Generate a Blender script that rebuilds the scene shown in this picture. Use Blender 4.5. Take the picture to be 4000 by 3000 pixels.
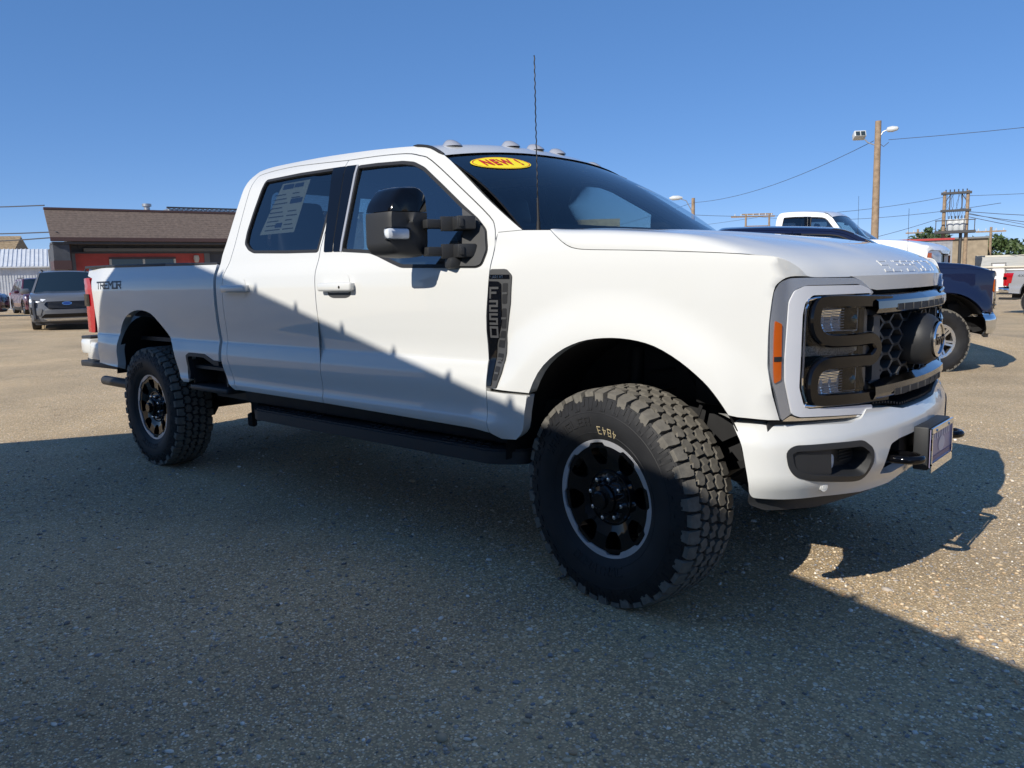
import bpy, bmesh, math, random
import numpy as np
from mathutils import Vector, Matrix, Quaternion
from mathutils.geometry import delaunay_2d_cdt

random.seed(7); RNG = np.random.default_rng(11)
SC = bpy.context.scene
COL = SC.collection
for o in list(bpy.data.objects): bpy.data.objects.remove(o)

# ------------------------------------------------------------------ camera
CAM_P = (1.7582, -3.4761, 1.3108); YAW, PITCH, ROLL = 2.30179, -0.13336, -0.02352
cd = bpy.data.cameras.new('camera'); cam = bpy.data.objects.new('camera', cd); COL.objects.link(cam)
cd.sensor_fit = 'HORIZONTAL'; cd.sensor_width = 36.0; cd.lens = 36.0 * 3082.64 / 4000.0
cd.clip_start = 0.05; cd.clip_end = 3000
_f = Vector((math.cos(PITCH)*math.cos(YAW), math.cos(PITCH)*math.sin(YAW), math.sin(PITCH)))
_r = Vector((math.sin(YAW), -math.cos(YAW), 0)); _u = _r.cross(_f)
_r2 = _r*math.cos(ROLL) + _u*math.sin(ROLL); _u2 = -_r*math.sin(ROLL) + _u*math.cos(ROLL)
M = Matrix((( _r2.x, _u2.x, -_f.x), (_r2.y, _u2.y, -_f.y), (_r2.z, _u2.z, -_f.z))).to_4x4()
cam.matrix_world = Matrix.Translation(CAM_P) @ M
SC.camera = cam

# ------------------------------------------------------------------ sky, sun, exposure
SUN_D = Vector((-0.02, 1.5, -1.0)).normalized()          # direction the light travels
SUN_EL = math.asin(-SUN_D.z); SUN_ROT = math.atan2(-SUN_D.x, -SUN_D.y)
W = bpy.data.worlds.new('World'); SC.world = W; W.use_nodes = True
nt = W.node_tree; nt.nodes.clear()
sky = nt.nodes.new('ShaderNodeTexSky'); sky.sky_type = 'NISHITA'; sky.sun_disc = False
sky.sun_elevation = SUN_EL; sky.sun_rotation = SUN_ROT
sky.altitude = 3000; sky.air_density = 0.7; sky.dust_density = 0.0; sky.ozone_density = 3.0
bg = nt.nodes.new('ShaderNodeBackground'); bg.inputs[1].default_value = 0.15
ow = nt.nodes.new('ShaderNodeOutputWorld')
gam = nt.nodes.new('ShaderNodeGamma'); gam.inputs[1].default_value = 0.48      # clear-day sky: an even deep blue right down to the roofs
hsv = nt.nodes.new('ShaderNodeHueSaturation'); hsv.inputs['Saturation'].default_value = 1.65
nt.links.new(sky.outputs[0], gam.inputs[0]); nt.links.new(gam.outputs[0], hsv.inputs['Color'])
tin = nt.nodes.new('ShaderNodeMix'); tin.data_type = 'RGBA'; tin.blend_type = 'MULTIPLY'; tin.inputs[0].default_value = 1
tin.inputs[7].default_value = (1.0, 1.03, 1.23, 1)
nt.links.new(hsv.outputs[0], tin.inputs[6]); nt.links.new(tin.outputs[2], bg.inputs[0]); nt.links.new(bg.outputs[0], ow.inputs[0])
sd = bpy.data.lights.new('sun', 'SUN'); sd.energy = 2.8; sd.angle = math.radians(0.32); sd.color = (1.0, 0.945, 0.85)
so = bpy.data.objects.new('sun', sd); COL.objects.link(so)
so.rotation_euler = SUN_D.to_track_quat('-Z', 'Y').to_euler(); so.location = (0, -30, 30)
SC.view_settings.view_transform = 'Standard'; SC.view_settings.look = 'None'
SC.view_settings.exposure = 0.85; SC.view_settings.gamma = 1.0
SC.view_settings.use_curve_mapping = False

# ------------------------------------------------------------------ materials
def mat(name, col=(.5,.5,.5), rough=.5, metal=0., coat=0., coat_r=.03, spec=.5, noise=None, bump=None, emit=None, ior=1.5):
    """noise=(scale, amount) darkens / lightens by value noise; bump=(scale, strength, distance)"""
    m = bpy.data.materials.new(name); m.use_nodes = True
    n = m.node_tree; b = n.nodes['Principled BSDF']
    b.inputs['Base Color'].default_value = (*col, 1); b.inputs['Roughness'].default_value = rough
    b.inputs['Metallic'].default_value = metal; b.inputs['Coat Weight'].default_value = coat
    b.inputs['Coat Roughness'].default_value = coat_r; b.inputs['Specular IOR Level'].default_value = spec
    if noise or bump:
        tc = n.nodes.new('ShaderNodeTexCoord')
    if noise:
        t = n.nodes.new('ShaderNodeTexNoise'); t.inputs['Scale'].default_value = noise[0]; t.inputs['Detail'].default_value = 6
        n.links.new(tc.outputs['Object'], t.inputs['Vector'])
        r = n.nodes.new('ShaderNodeMapRange'); r.inputs[1].default_value = .3; r.inputs[2].default_value = .7
        r.inputs[3].default_value = 1-noise[1]; r.inputs[4].default_value = 1+noise[1]
        n.links.new(t.outputs[0], r.inputs[0])
        mx = n.nodes.new('ShaderNodeMix'); mx.data_type = 'RGBA'; mx.blend_type = 'MULTIPLY'; mx.inputs[0].default_value = 1
        mx.inputs[6].default_value = (*col, 1); n.links.new(r.outputs[0], mx.inputs[7])
        n.links.new(mx.outputs[2], b.inputs['Base Color'])
    if bump:
        t2 = n.nodes.new('ShaderNodeTexNoise'); t2.inputs['Scale'].default_value = bump[0]; t2.inputs['Detail'].default_value = 4
        n.links.new(tc.outputs['Object'], t2.inputs['Vector'])
        bp = n.nodes.new('ShaderNodeBump'); bp.inputs['Strength'].default_value = bump[1]; bp.inputs['Distance'].default_value = bump[2]
        n.links.new(t2.outputs[0], bp.inputs['Height']); n.links.new(bp.outputs[0], b.inputs['Normal'])
    if emit:
        b.inputs['Emission Color'].default_value = (*emit[0], 1); b.inputs['Emission Strength'].default_value = emit[1]
    return m

def glass(name, tint=(.6,.65,.65), ior=1.45, rough=0.0, coat=0.0):
    m = bpy.data.materials.new(name); m.use_nodes = True; n = m.node_tree; n.nodes.clear()
    t = n.nodes.new('ShaderNodeBsdfTransparent'); t.inputs[0].default_value = (*tint, 1)
    g = n.nodes.new('ShaderNodeBsdfGlossy'); g.inputs['Roughness'].default_value = rough
    f = n.nodes.new('ShaderNodeFresnel'); f.inputs[0].default_value = ior
    mx = n.nodes.new('ShaderNodeMixShader'); o = n.nodes.new('ShaderNodeOutputMaterial')
    ad = n.nodes.new('ShaderNodeMath'); ad.operation = 'ADD'; ad.inputs[1].default_value = coat; ad.use_clamp = True
    n.links.new(f.outputs[0], ad.inputs[0]); n.links.new(ad.outputs[0], mx.inputs[0]); n.links.new(t.outputs[0], mx.inputs[1]); n.links.new(g.outputs[0], mx.inputs[2])
    n.links.new(mx.outputs[0], o.inputs[0])
    return m

def paint(name, col, flake=.03, base_r=.38):
    """clear-coated car paint with fine metallic flake"""
    m = mat(name, col, base_r, .0, coat=1.0, coat_r=.02, spec=.2)
    n = m.node_tree; b = n.nodes['Principled BSDF']
    tc = n.nodes.new('ShaderNodeTexCoord')
    v = n.nodes.new('ShaderNodeTexVoronoi'); v.inputs['Scale'].default_value = 900
    n.links.new(tc.outputs['Object'], v.inputs['Vector'])
    # every flake tilts the base layer a little
    ma = n.nodes.new('ShaderNodeVectorMath'); ma.operation = 'SUBTRACT'; ma.inputs[1].default_value = (.5,.5,.5)
    n.links.new(v.outputs['Color'], ma.inputs[0])
    ms = n.nodes.new('ShaderNodeVectorMath'); ms.operation = 'SCALE'; ms.inputs['Scale'].default_value = flake
    n.links.new(ma.outputs[0], ms.inputs[0])
    ge = n.nodes.new('ShaderNodeNewGeometry')
    ad = n.nodes.new('ShaderNodeVectorMath'); ad.operation = 'ADD'
    n.links.new(ge.outputs['Normal'], ad.inputs[0]); n.links.new(ms.outputs[0], ad.inputs[1])
    nn = n.nodes.new('ShaderNodeVectorMath'); nn.operation = 'NORMALIZE'; n.links.new(ad.outputs[0], nn.inputs[0])
    n.links.new(nn.outputs[0], b.inputs['Normal'])
    # a breath of road dust low on the coat
    t = n.nodes.new('ShaderNodeTexNoise'); t.inputs['Scale'].default_value = 1.7; t.inputs['Detail'].default_value = 5
    n.links.new(tc.outputs['Object'], t.inputs['Vector'])
    r = n.nodes.new('ShaderNodeMapRange'); r.inputs[1].default_value = .35; r.inputs[2].default_value = .75
    r.inputs[3].default_value = .006; r.inputs[4].default_value = .035
    n.links.new(t.outputs[0], r.inputs[0]); n.links.new(r.outputs[0], b.inputs['Coat Roughness'])
    return m

MT = {}
MT['white']   = paint('white_paint', (.67,.67,.642))
MT['navy']    = paint('navy_paint', (.006,.010,.036), .05, .35)
MT['white2']  = paint('plain_white_paint', (.82,.83,.84), .05)
MT['silver']  = paint('silver_paint', (.30,.31,.33), .25, .32)
MT['grey']    = paint('grey_paint', (.125,.13,.14), .25, .32)
MT['maroon']  = paint('maroon_paint', (.10,.03,.05), .2, .35)
MT['plastic'] = mat('black_textured_plastic', (.022,.023,.025), .55, bump=(900,.25,.001))
MT['pl_grey'] = mat('charcoal_plastic', (.060,.060,.060), .55, bump=(700,.3,.001))
MT['gloss']   = mat('gloss_black', (.003,.003,.004), .07, spec=.38)
MT['rubber']  = mat('black_rubber_seal', (.012,.012,.013), .6)
MT['dark']    = mat('dark_underbody', (.010,.010,.011), .7, noise=(12,.4))
MT['steel']   = mat('dull_steel', (.16,.15,.14), .5, .8, noise=(30,.3))
MT['chrome']  = mat('chrome', (.78,.79,.80), .05, 1.0)
MT['dchrome'] = mat('dark_chrome', (.16,.165,.175), .08, 1.0)
MT['machined']= mat('machined_alloy', (.50,.50,.51), .38, .45, bump=(60,.1,.001))
MT['lampcap'] = mat('clear_lamp_cap', (.46,.47,.50), .18, .3, coat=1)
MT['alloy']   = mat('bright_alloy', (.62,.63,.65), .22, .9)
MT['tyre']    = mat('tyre_sidewall', (.021,.021,.022), .60, spec=.3, bump=(120,.15,.001), noise=(9,.2))
MT['tread']   = mat('tyre_tread', (.150,.138,.116), .90, noise=(40,.22), bump=(160,.4,.001))
MT['groove']  = mat('tyre_groove', (.026,.025,.024), .85)
MT['whitelens']=mat('frosted_light_guide', (.74,.75,.78), .25, coat=.6, spec=.6)
MT['amber']   = mat('amber_lens', (.46,.085,.005), .15, coat=.6)
MT['red']     = mat('red_lens', (.42,.004,.010), .15, coat=.5)
MT['reflector']= mat('lamp_reflector', (.84,.87,.91), .28, .10)
MT['satin']   = mat('satin_bright_trim', (.40,.43,.49), .22, .65, coat=.5)
MT['clear']   = glass('clear_lens', (.93,.94,.95), 1.4)
MT['wshield'] = glass('windscreen_glass', (.78,.88,.88), 1.50, coat=.08)
MT['wfront']  = glass('door_glass', (.64,.76,.77), 1.55, coat=.22)
MT['wrear']   = glass('privacy_glass', (.26,.29,.32), 1.60, coat=.10)
MT['bgglass'] = mat('dark_car_glass', (.012,.02,.024), .04, spec=.9)
MT['interior']= mat('charcoal_trim', (.022,.023,.026), .7, noise=(20,.2))
MT['seat']    = mat('black_leather', (.025,.026,.029), .5, bump=(200,.2,.001))
MT['headliner']=mat('grey_headliner', (.16,.165,.17), .9)
MT['yellow']  = mat('yellow_sticker', (.95,.78,.03), .5, spec=.2)
MT['redink']  = mat('red_ink', (.62,.02,.01), .4)
MT['paper']   = mat('window_paper', (.62,.66,.58), .8)
MT['ink']     = mat('dark_print', (.05,.07,.16), .7)
MT['chalk']   = mat('yellow_chalk', (.52,.42,.24), .9)
MT['decal']   = mat('dark_decal', (.035,.037,.04), .45)
MT['plate']   = mat('violet_plate', (.30,.27,.42), .35, noise=(14,.15))
MT['platelt'] = mat('plate_print', (.62,.60,.68), .4)
MT['platebl'] = mat('plate_blue', (.03,.03,.20), .35)
# ------------------------------------------------------------------ mesh helpers
def empty(name, loc=(0,0,0), rz=0, label=None, cat=None, group=None, scale=1):
    o = bpy.data.objects.new(name, None); COL.objects.link(o); o.location = loc; o.rotation_euler = (0,0,rz); o.scale = (scale,)*3
    o.empty_display_size = .2
    if label: o['label'] = label
    if cat: o['category'] = cat
    if group: o['group'] = group
    return o
def tag(o, label=None, cat=None, group=None, kind=None):
    if label: o['label'] = label
    if cat: o['category'] = cat
    if group: o['group'] = group
    if kind: o['kind'] = kind
    return o
def link(name, me, parent=None, loc=None, rot=None):
    o = bpy.data.objects.new(name, me); COL.objects.link(o)
    if parent: o.parent = parent
    if loc is not None: o.location = loc
    if rot is not None: o.rotation_euler = rot
    return o

class MB:
    """collects faces; build() makes one mesh object"""
    def __init__(s): s.v=[]; s.f=[]; s.m=[]; s.sm=[]
    def add(s, verts, faces, mi=0, smooth=False):
        b=len(s.v); s.v.extend([tuple(map(float,q)) for q in verts])
        for f in faces: s.f.append([i+b for i in f]); s.m.append(mi); s.sm.append(smooth)
        return s
    def box(s, c, d, rot=None, mi=0, bev=0.0, seg=2, taper=None):
        bm=bmesh.new(); bmesh.ops.create_cube(bm, size=1)
        for v in bm.verts:
            k=1.0
            if taper and v.co.z>0: v.co.x*=taper; v.co.y*=taper
            v.co=Vector((v.co.x*d[0],v.co.y*d[1],v.co.z*d[2]))
        if bev>0: bmesh.ops.bevel(bm, geom=bm.edges[:], offset=bev, segments=seg, affect='EDGES', profile=.5)
        R=(rot if isinstance(rot,Matrix) else (Matrix.Rotation(rot,3,'Z') if rot else Matrix.Identity(3)))
        c=Vector(c); bm.verts.index_update()
        s.add([R@v.co+c for v in bm.verts],[[v.index for v in f.verts] for f in bm.faces],mi,bev>0)
        bm.free(); return s
    def bar(s, a, b, w, h=None, up=(0,0,1), mi=0, bev=0.0):
        a=Vector(a); b=Vector(b); h=h or w; d=(b-a); L=d.length; x=d.normalized(); u=Vector(up)
        if abs(x.dot(u))>.98: u=Vector((1,0,0))
        y=u.cross(x).normalized(); z=x.cross(y)
        R=Matrix((x,y,z)).transposed(); return s.box((a+b)/2,(L,w,h),R,mi,bev)
    def tube(s, path, r, n=8, mi=0, cap=True, smooth=True):
        P=[Vector(p) for p in path]; rr=r if hasattr(r,'__len__') else [r]*len(P)
        vs=[];fs=[]; prev=None
        for i,p in enumerate(P):
            d=((P[min(i+1,len(P)-1)]-P[max(i-1,0)])).normalized()
            if prev is None:
                u=Vector((0,0,1)) if abs(d.z)<.9 else Vector((1,0,0)); a=d.cross(u).normalized()
            else: a=(prev-d*prev.dot(d)).normalized()
            prev=a; b=d.cross(a)
            for k in range(n):
                t=2*math.pi*k/n; vs.append(p+(a*math.cos(t)+b*math.sin(t))*rr[i])
        for i in range(len(P)-1):
            for k in range(n):
                k2=(k+1)%n; fs.append([i*n+k,i*n+k2,(i+1)*n+k2,(i+1)*n+k])
        if cap: fs.append(list(range(n))[::-1]); fs.append([(len(P)-1)*n+k for k in range(n)])
        return s.add(vs,fs,mi,smooth)
    def lathe(s, prof, n=48, axis='y', c=(0,0,0), mi=0, smooth=True, a0=0, a1=2*math.pi):
        """prof list of (radius, axial)"""
        full=abs(a1-a0-2*math.pi)<1e-6; m=n if full else n+1
        vs=[];fs=[]
        for (r,a) in prof:
            for k in range(m):
                t=a0+(a1-a0)*k/n; x,z=r*math.cos(t),r*math.sin(t)
                if axis=='y': vs.append((c[0]+x,c[1]+a,c[2]+z))
                elif axis=='z': vs.append((c[0]+x,c[1]+z,c[2]+a))
                else: vs.append((c[0]+a,c[1]+x,c[2]+z))
        for i in range(len(prof)-1):
            for k in range(n):
                k2=(k+1)%m; fs.append([i*m+k,i*m+k2,(i+1)*m+k2,(i+1)*m+k])
        return s.add(vs,fs,mi,smooth)
    def cyl(s, a, b, r, n=16, mi=0, r2=None, smooth=True): return s.tube([a,b],[r,r2 if r2 is not None else r],n,mi,True,smooth)
    def poly_ext(s, pts, fmap, mi=0, smooth=False):
        """polygon prism: fmap(u,v,w) with w=0 bottom, 1 top"""
        n=len(pts); vs=[fmap(u,v,0) for u,v in pts]+[fmap(u,v,1) for u,v in pts]
        fs=[list(range(n))[::-1],[n+i for i in range(n)]]+[[i,(i+1)%n,n+(i+1)%n,n+i] for i in range(n)]
        return s.add(vs,fs,mi,smooth)
    def mesh(s, name, mats, fix=True, sharp=None):
        me=bpy.data.meshes.new(name); me.from_pydata(s.v,[],s.f)
        for m in (mats if isinstance(mats,(list,tuple)) else [mats]): me.materials.append(m)
        me.polygons.foreach_set('material_index',s.m); me.polygons.foreach_set('use_smooth',s.sm)
        me.update()
        if fix:
            bm=bmesh.new(); bm.from_mesh(me); bmesh.ops.recalc_face_normals(bm,faces=bm.faces[:]); bm.to_mesh(me); bm.free()
        if sharp: me.set_sharp_from_angle(angle=math.radians(sharp))
        return me
    def build(s, name, mats, parent=None, loc=None, rot=None, fix=True, sharp=40):
        return link(name, s.mesh(name,mats,fix,sharp), parent, loc, rot)

def spl(P, n=6, closed=False):
    """Catmull-Rom through the points"""
    P=[np.array(p,float) for p in P]; out=[]; N=len(P); seg=N if closed else N-1
    for i in range(seg):
        if closed: a,b,c,d=P[(i-1)%N],P[i],P[(i+1)%N],P[(i+2)%N]
        else: a,b,c,d=P[max(i-1,0)],P[i],P[i+1],P[min(i+2,N-1)]
        for k in range(n):
            t=k/n; out.append(.5*((2*b)+(-a+c)*t+(2*a-5*b+4*c-d)*t*t+(-a+3*b-3*c+d)*t**3))
    if not closed: out.append(P[-1])
    return [tuple(o) for o in out]
def rnd(P, r, n=5):
    """round the corners of a closed polygon"""
    out=[]; N=len(P)
    for i in range(N):
        p0,p1,p2=[np.array(P[j%N],float) for j in (i-1,i,i+1)]
        d0=p0-p1;d2=p2-p1; rr=min(r,.45*np.linalg.norm(d0),.45*np.linalg.norm(d2))
        a=p1+d0/np.linalg.norm(d0)*rr; b=p1+d2/np.linalg.norm(d2)*rr
        for k in range(n+1):
            t=k/n; out.append(tuple((1-t)**2*a+2*t*(1-t)*p1+t*t*b))
    return out
def area(P):
    P=np.array(P); x,y=P[:,0],P[:,1]; return .5*np.sum(x*np.roll(y,-1)-np.roll(x,-1)*y)
def inset(P, d):
    P=np.array(P,float)
    if area(P)<0: P=P[::-1]
    a=P-np.roll(P,1,0); b=np.roll(P,-1,0)-P
    a/=np.linalg.norm(a,axis=1)[:,None]+1e-12; b/=np.linalg.norm(b,axis=1)[:,None]+1e-12
    n=np.stack([-(a+b)[:,1],(a+b)[:,0]],1); L=np.linalg.norm(n,axis=1)[:,None]+1e-9; n/=L
    c=np.clip((n*np.stack([-a[:,1],a[:,0]],1)).sum(1),.5,1)[:,None]
    return [tuple(q) for q in P+n*d/c]
def clean(P, eps=1e-4):
    out=[]
    for q in P:
        if not out or math.hypot(q[0]-out[-1][0],q[1]-out[-1][1])>eps: out.append(tuple(q))
    if math.hypot(out[0][0]-out[-1][0],out[0][1]-out[-1][1])<eps: out.pop()
    return out
def dens(P, step):
    out=[]; N=len(P)
    for i in range(N):
        a,b=np.array(P[i]),np.array(P[(i+1)%N]); k=max(1,int(math.ceil(np.linalg.norm(b-a)/step)))
        for j in range(k): out.append(tuple(a+(b-a)*j/k))
    return out
def inside(Pg, X, Y):
    Pg=np.array(Pg); c=np.zeros(X.shape,bool); n=len(Pg); j=n-1
    for i in range(n):
        xi,yi=Pg[i];xj,yj=Pg[j]
        m=((yi>Y)!=(yj>Y))
        with np.errstate(divide='ignore',invalid='ignore'):
            c^= m & (X<(xj-xi)*(Y-yi)/(yj-yi+1e-15)+xi)
        j=i
    return c
def segdist(Pg, X, Y):
    P=np.array(Pg); D=np.full(X.shape,1e9)
    for a,b in zip(P,np.roll(P,-1,0)):
        d=b-a; L=d@d+1e-12; t=np.clip(((X-a[0])*d[0]+(Y-a[1])*d[1])/L,0,1)
        D=np.minimum(D,np.hypot(X-a[0]-t*d[0],Y-a[1]-t*d[1]))
    return D
def trimesh(outline, holes, step, rows=()):
    """constrained triangulation of a trimmed region in (u,v)"""
    loops=[dens(clean(outline),step*.8)]+[dens(clean(h),step*.8) for h in holes]
    pts=[];edges=[];off=[]
    for L in loops:
        b=len(pts); off.append((b,len(L))); pts+=L; edges+=[(b+i,b+(i+1)%len(L)) for i in range(len(L))]
    A=np.array(loops[0]); x0,y0=A.min(0);x1,y1=A.max(0)
    gx,gy=np.meshgrid(np.arange(x0+step/2,x1,step),np.arange(y0+step/2,y1,step))
    gx=gx.copy(); gx[1::2]+=step*.5; gx=gx.ravel();gy=gy.ravel()
    if len(rows):
        for i,z in enumerate(rows):
            near=np.abs(gy-z)<step*.30; gx,gy=gx[~near],gy[~near]
        rx=np.arange(x0+step/2,x1,step*.4)
        ex=np.concatenate([rx for _ in rows]); ey=np.concatenate([np.full(len(rx),z) for z in rows])
        gx=np.r_[gx,ex]; gy=np.r_[gy,ey]
    k=inside(loops[0],gx,gy)
    for h in loops[1:]: k&=~inside(h,gx,gy)
    gx,gy=gx[k],gy[k]
    D=np.full(gx.shape,1e9)
    for L in loops: D=np.minimum(D,segdist(L,gx,gy))
    k=D>step*.30; gx,gy=gx[k],gy[k]
    nb=len(pts)
    allp=[Vector(p) for p in pts]+[Vector(p) for p in zip(gx,gy)]
    V,E,F,ov,oe,of=delaunay_2d_cdt(allp,edges,[],0,1e-6)
    P=np.array([(v[0],v[1]) for v in V]); F=np.array([f for f in F if len(f)==3])
    c=P[F].mean(1); k=inside(loops[0],c[:,0],c[:,1])
    for h in loops[1:]: k&=~inside(h,c[:,0],c[:,1])
    F=F[k]
    # map loop verts to output ids
    o2n={}
    for i,src in enumerate(ov):
        for s_ in src: o2n[s_]=i
    L2=[[o2n[b+i] for i in range(n)] for b,n in off]
    return P,F,L2
def panel(name, outline, fmap, step=.05, thick=.02, m=None, parent=None, holes=(), hint=(0,-1,0), rows=(), skirt=True, link_it=True, lift=0.0):
    """sheet-metal panel: trimmed region of a surface fmap(u,v)->(x,y,z) with folded edges"""
    P,F,L2=trimesh(outline,holes,step,rows)
    e=1e-4; u,v=P[:,0],P[:,1]
    X=np.stack(fmap(u,v),-1)
    du=np.stack(fmap(u+e,v),-1)-np.stack(fmap(u-e,v),-1); dv=np.stack(fmap(u,v+e),-1)-np.stack(fmap(u,v-e),-1)
    N=np.cross(du,dv); N/=np.linalg.norm(N,axis=1)[:,None]+1e-15
    if (N@np.array(hint,float)).mean()<0: N=-N
    X=X+N*lift
    # orient
    t=X[F]; fn=np.cross(t[:,1]-t[:,0],t[:,2]-t[:,0]); fl=(fn*N[F].mean(1)).sum(1)<0
    F=F.copy(); F[fl]=F[fl][:,::-1]
    nv=len(X); verts=[X]; faces=[list(map(int,f)) for f in F]; norms=[N]; b=nv
    if skirt and thick>0:
        for L in L2:
            L=np.array(L); n=len(L)
            top=X[L]; bot=top-N[L]*thick
            ed=np.roll(top,-1,0)-np.roll(top,1,0); sn=np.cross(ed,N[L]); sn/=np.linalg.norm(sn,axis=1)[:,None]+1e-12
            verts+=[top,bot]; norms+=[sn,sn]
            faces+=[[b+i,b+(i+1)%n,b+n+(i+1)%n,b+n+i] for i in range(n)]
            b+=2*n
    V=np.concatenate(verts); NN=np.concatenate(norms)
    me=bpy.data.meshes.new(name); me.from_pydata(V.tolist(),[],faces)
    for mm in (m if isinstance(m,(list,tuple)) else [m]): me.materials.append(mm)
    me.polygons.foreach_set('use_smooth',[True]*len(faces)); me.update()
    # skirts may face either way: flip normals of skirt so they agree with winding
    fnv=np.zeros((len(V),3))
    pn=np.zeros(len(me.polygons)*3); me.polygons.foreach_get('normal',pn); pn=pn.reshape(-1,3)
    for i,f in enumerate(faces[len(F):]): fnv[f]+=pn[len(F)+i]
    s=(fnv*NN).sum(1); NN=np.where(((s<0)&(np.arange(len(V))>=nv))[:,None],-NN,NN)
    me.normals_split_custom_set_from_vertices(NN.tolist())
    return link(name,me,parent) if link_it else me
def grid(name, fmap, U, V_, m, parent=None, hint=None, smooth=True, closeU=False):
    """structured surface patch"""
    uu,vv=np.meshgrid(U,V_,indexing='ij'); X=np.stack(fmap(uu,vv),-1).reshape(-1,3); nu,nv=len(U),len(V_)
    F=[[i*nv+j,(i+1)*nv+j,(i+1)*nv+j+1,i*nv+j+1] for i in range(nu-1) for j in range(nv-1)]
    me=bpy.data.meshes.new(name); me.from_pydata(X.tolist(),[],F); me.materials.append(m)
    me.polygons.foreach_set('use_smooth',[smooth]*len(F)); me.update()
    if hint is not None:
        pn=np.zeros(len(F)*3); me.polygons.foreach_get('normal',pn)
        if (pn.reshape(-1,3)@np.array(hint,float)).mean()<0: me.flip_normals()
    return link(name,me,parent)
def copy_tree(o, parent=None):
    c=o.copy(); COL.objects.link(c); c.parent=parent
    for ch in list(o.children): copy_tree(ch,c)
    return c

# stroke font (grid 4 wide, 6 high) for block lettering
SF={'F':[[(0,0),(0,6),(4,6)],[(0,3),(3,3)]],'2':[[(0,6),(4,6),(4,3),(0,3),(0,0),(4,0)]],'5':[[(4,6),(0,6),(0,3),(4,3),(4,0),(0,0)]],
'0':[[(0,0),(0,6),(4,6),(4,0),(0,0)]],'T':[[(0,6),(4,6)],[(2,6),(2,0)]],'R':[[(0,0),(0,6),(4,6),(4,3),(0,3)],[(2,3),(4,0)]],
'E':[[(4,6),(0,6),(0,0),(4,0)],[(0,3),(3,3)]],'M':[[(0,0),(0,6),(2,3),(4,6),(4,0)]],'O':[[(0,0),(0,6),(4,6),(4,0),(0,0)]],
'S':[[(4,6),(0,6),(0,3),(4,3),(4,0),(0,0)]],'U':[[(0,6),(0,0),(4,0),(4,6)]],'P':[[(0,0),(0,6),(4,6),(4,3),(0,3)]],
'D':[[(0,0),(0,6),(3,6),(4,5),(4,1),(3,0),(0,0)]],'Y':[[(0,6),(2,3),(4,6)],[(2,3),(2,0)]],'L':[[(0,6),(0,0),(4,0)]],
'A':[[(0,0),(1,6),(3,6),(4,0)],[(0.4,2),(3.6,2)]],'I':[[(2,0),(2,6)]],'4':[[(3,0),(3,6),(0,2),(4,2)]],'X':[[(0,0),(4,6)],[(0,6),(4,0)]],
'C':[[(4,6),(0,6),(0,0),(4,0)]],'N':[[(0,0),(0,6),(4,0),(4,6)]],'W':[[(0,6),(1,0),(2,4),(3,0),(4,6)]],'G':[[(4,6),(0,6),(0,0),(4,0),(4,3),(2,3)]],' ':[], '-':[[(0,3),(3,3)]],'8':[[(0,0),(0,6),(4,6),(4,0),(0,0)],[(0,3),(4,3)]],'3':[[(0,6),(4,6),(4,0),(0,0)],[(1,3),(4,3)]]}
def letters(mb, text, w, h, gap, fmap, sw=.9, mi=0):
    """block letters; fmap(u,v,k): u along, v up, k=0 base / 1 raised"""
    u0=0
    for ch in text:
        if ch==' ': u0+=w*.6; continue
        for st in SF[ch]:
            for (a,b) in zip(st[:-1],st[1:]):
                a=np.array([a[0]*w/4,a[1]*h/6]);b=np.array([b[0]*w/4,b[1]*h/6]); d=b-a; d=d/np.linalg.norm(d); s=sw*h/6*.5
                nrm=np.array([-d[1],d[0]]); a2=a-d*s*.98; b2=b+d*s*.98
                q=[a2-nrm*s,b2-nrm*s,b2+nrm*s,a2+nrm*s]
                mb.poly_ext([(u0+p[0],p[1]) for p in q],fmap,mi)
        u0+=w+gap
    return u0
def textmesh(body, size=1, offset=0.0, shear=0.0, extrude=0.0, space=1.0):
    cu=bpy.data.curves.new('lettering','FONT'); cu.body=body; cu.size=size; cu.offset=offset; cu.shear=shear; cu.extrude=extrude
    cu.align_x='CENTER'; cu.align_y='CENTER'; cu.space_character=space; cu.resolution_u=4
    ob=bpy.data.objects.new('lettering',cu); COL.objects.link(ob); dg=bpy.context.evaluated_depsgraph_get()
    me=bpy.data.meshes.new_from_object(ob.evaluated_get(dg)); bpy.data.objects.remove(ob); bpy.data.curves.remove(cu)
    return me
def text_on(name, body, size, fmap, m, parent=None, **kw):
    me=textmesh(body,size,**kw); 
    for v in me.vertices: v.co=Vector(fmap(v.co.x,v.co.y,v.co.z))
    me.materials.clear(); me.materials.append(m); me.update(); me.name=name
    return link(name,me,parent)
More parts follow.
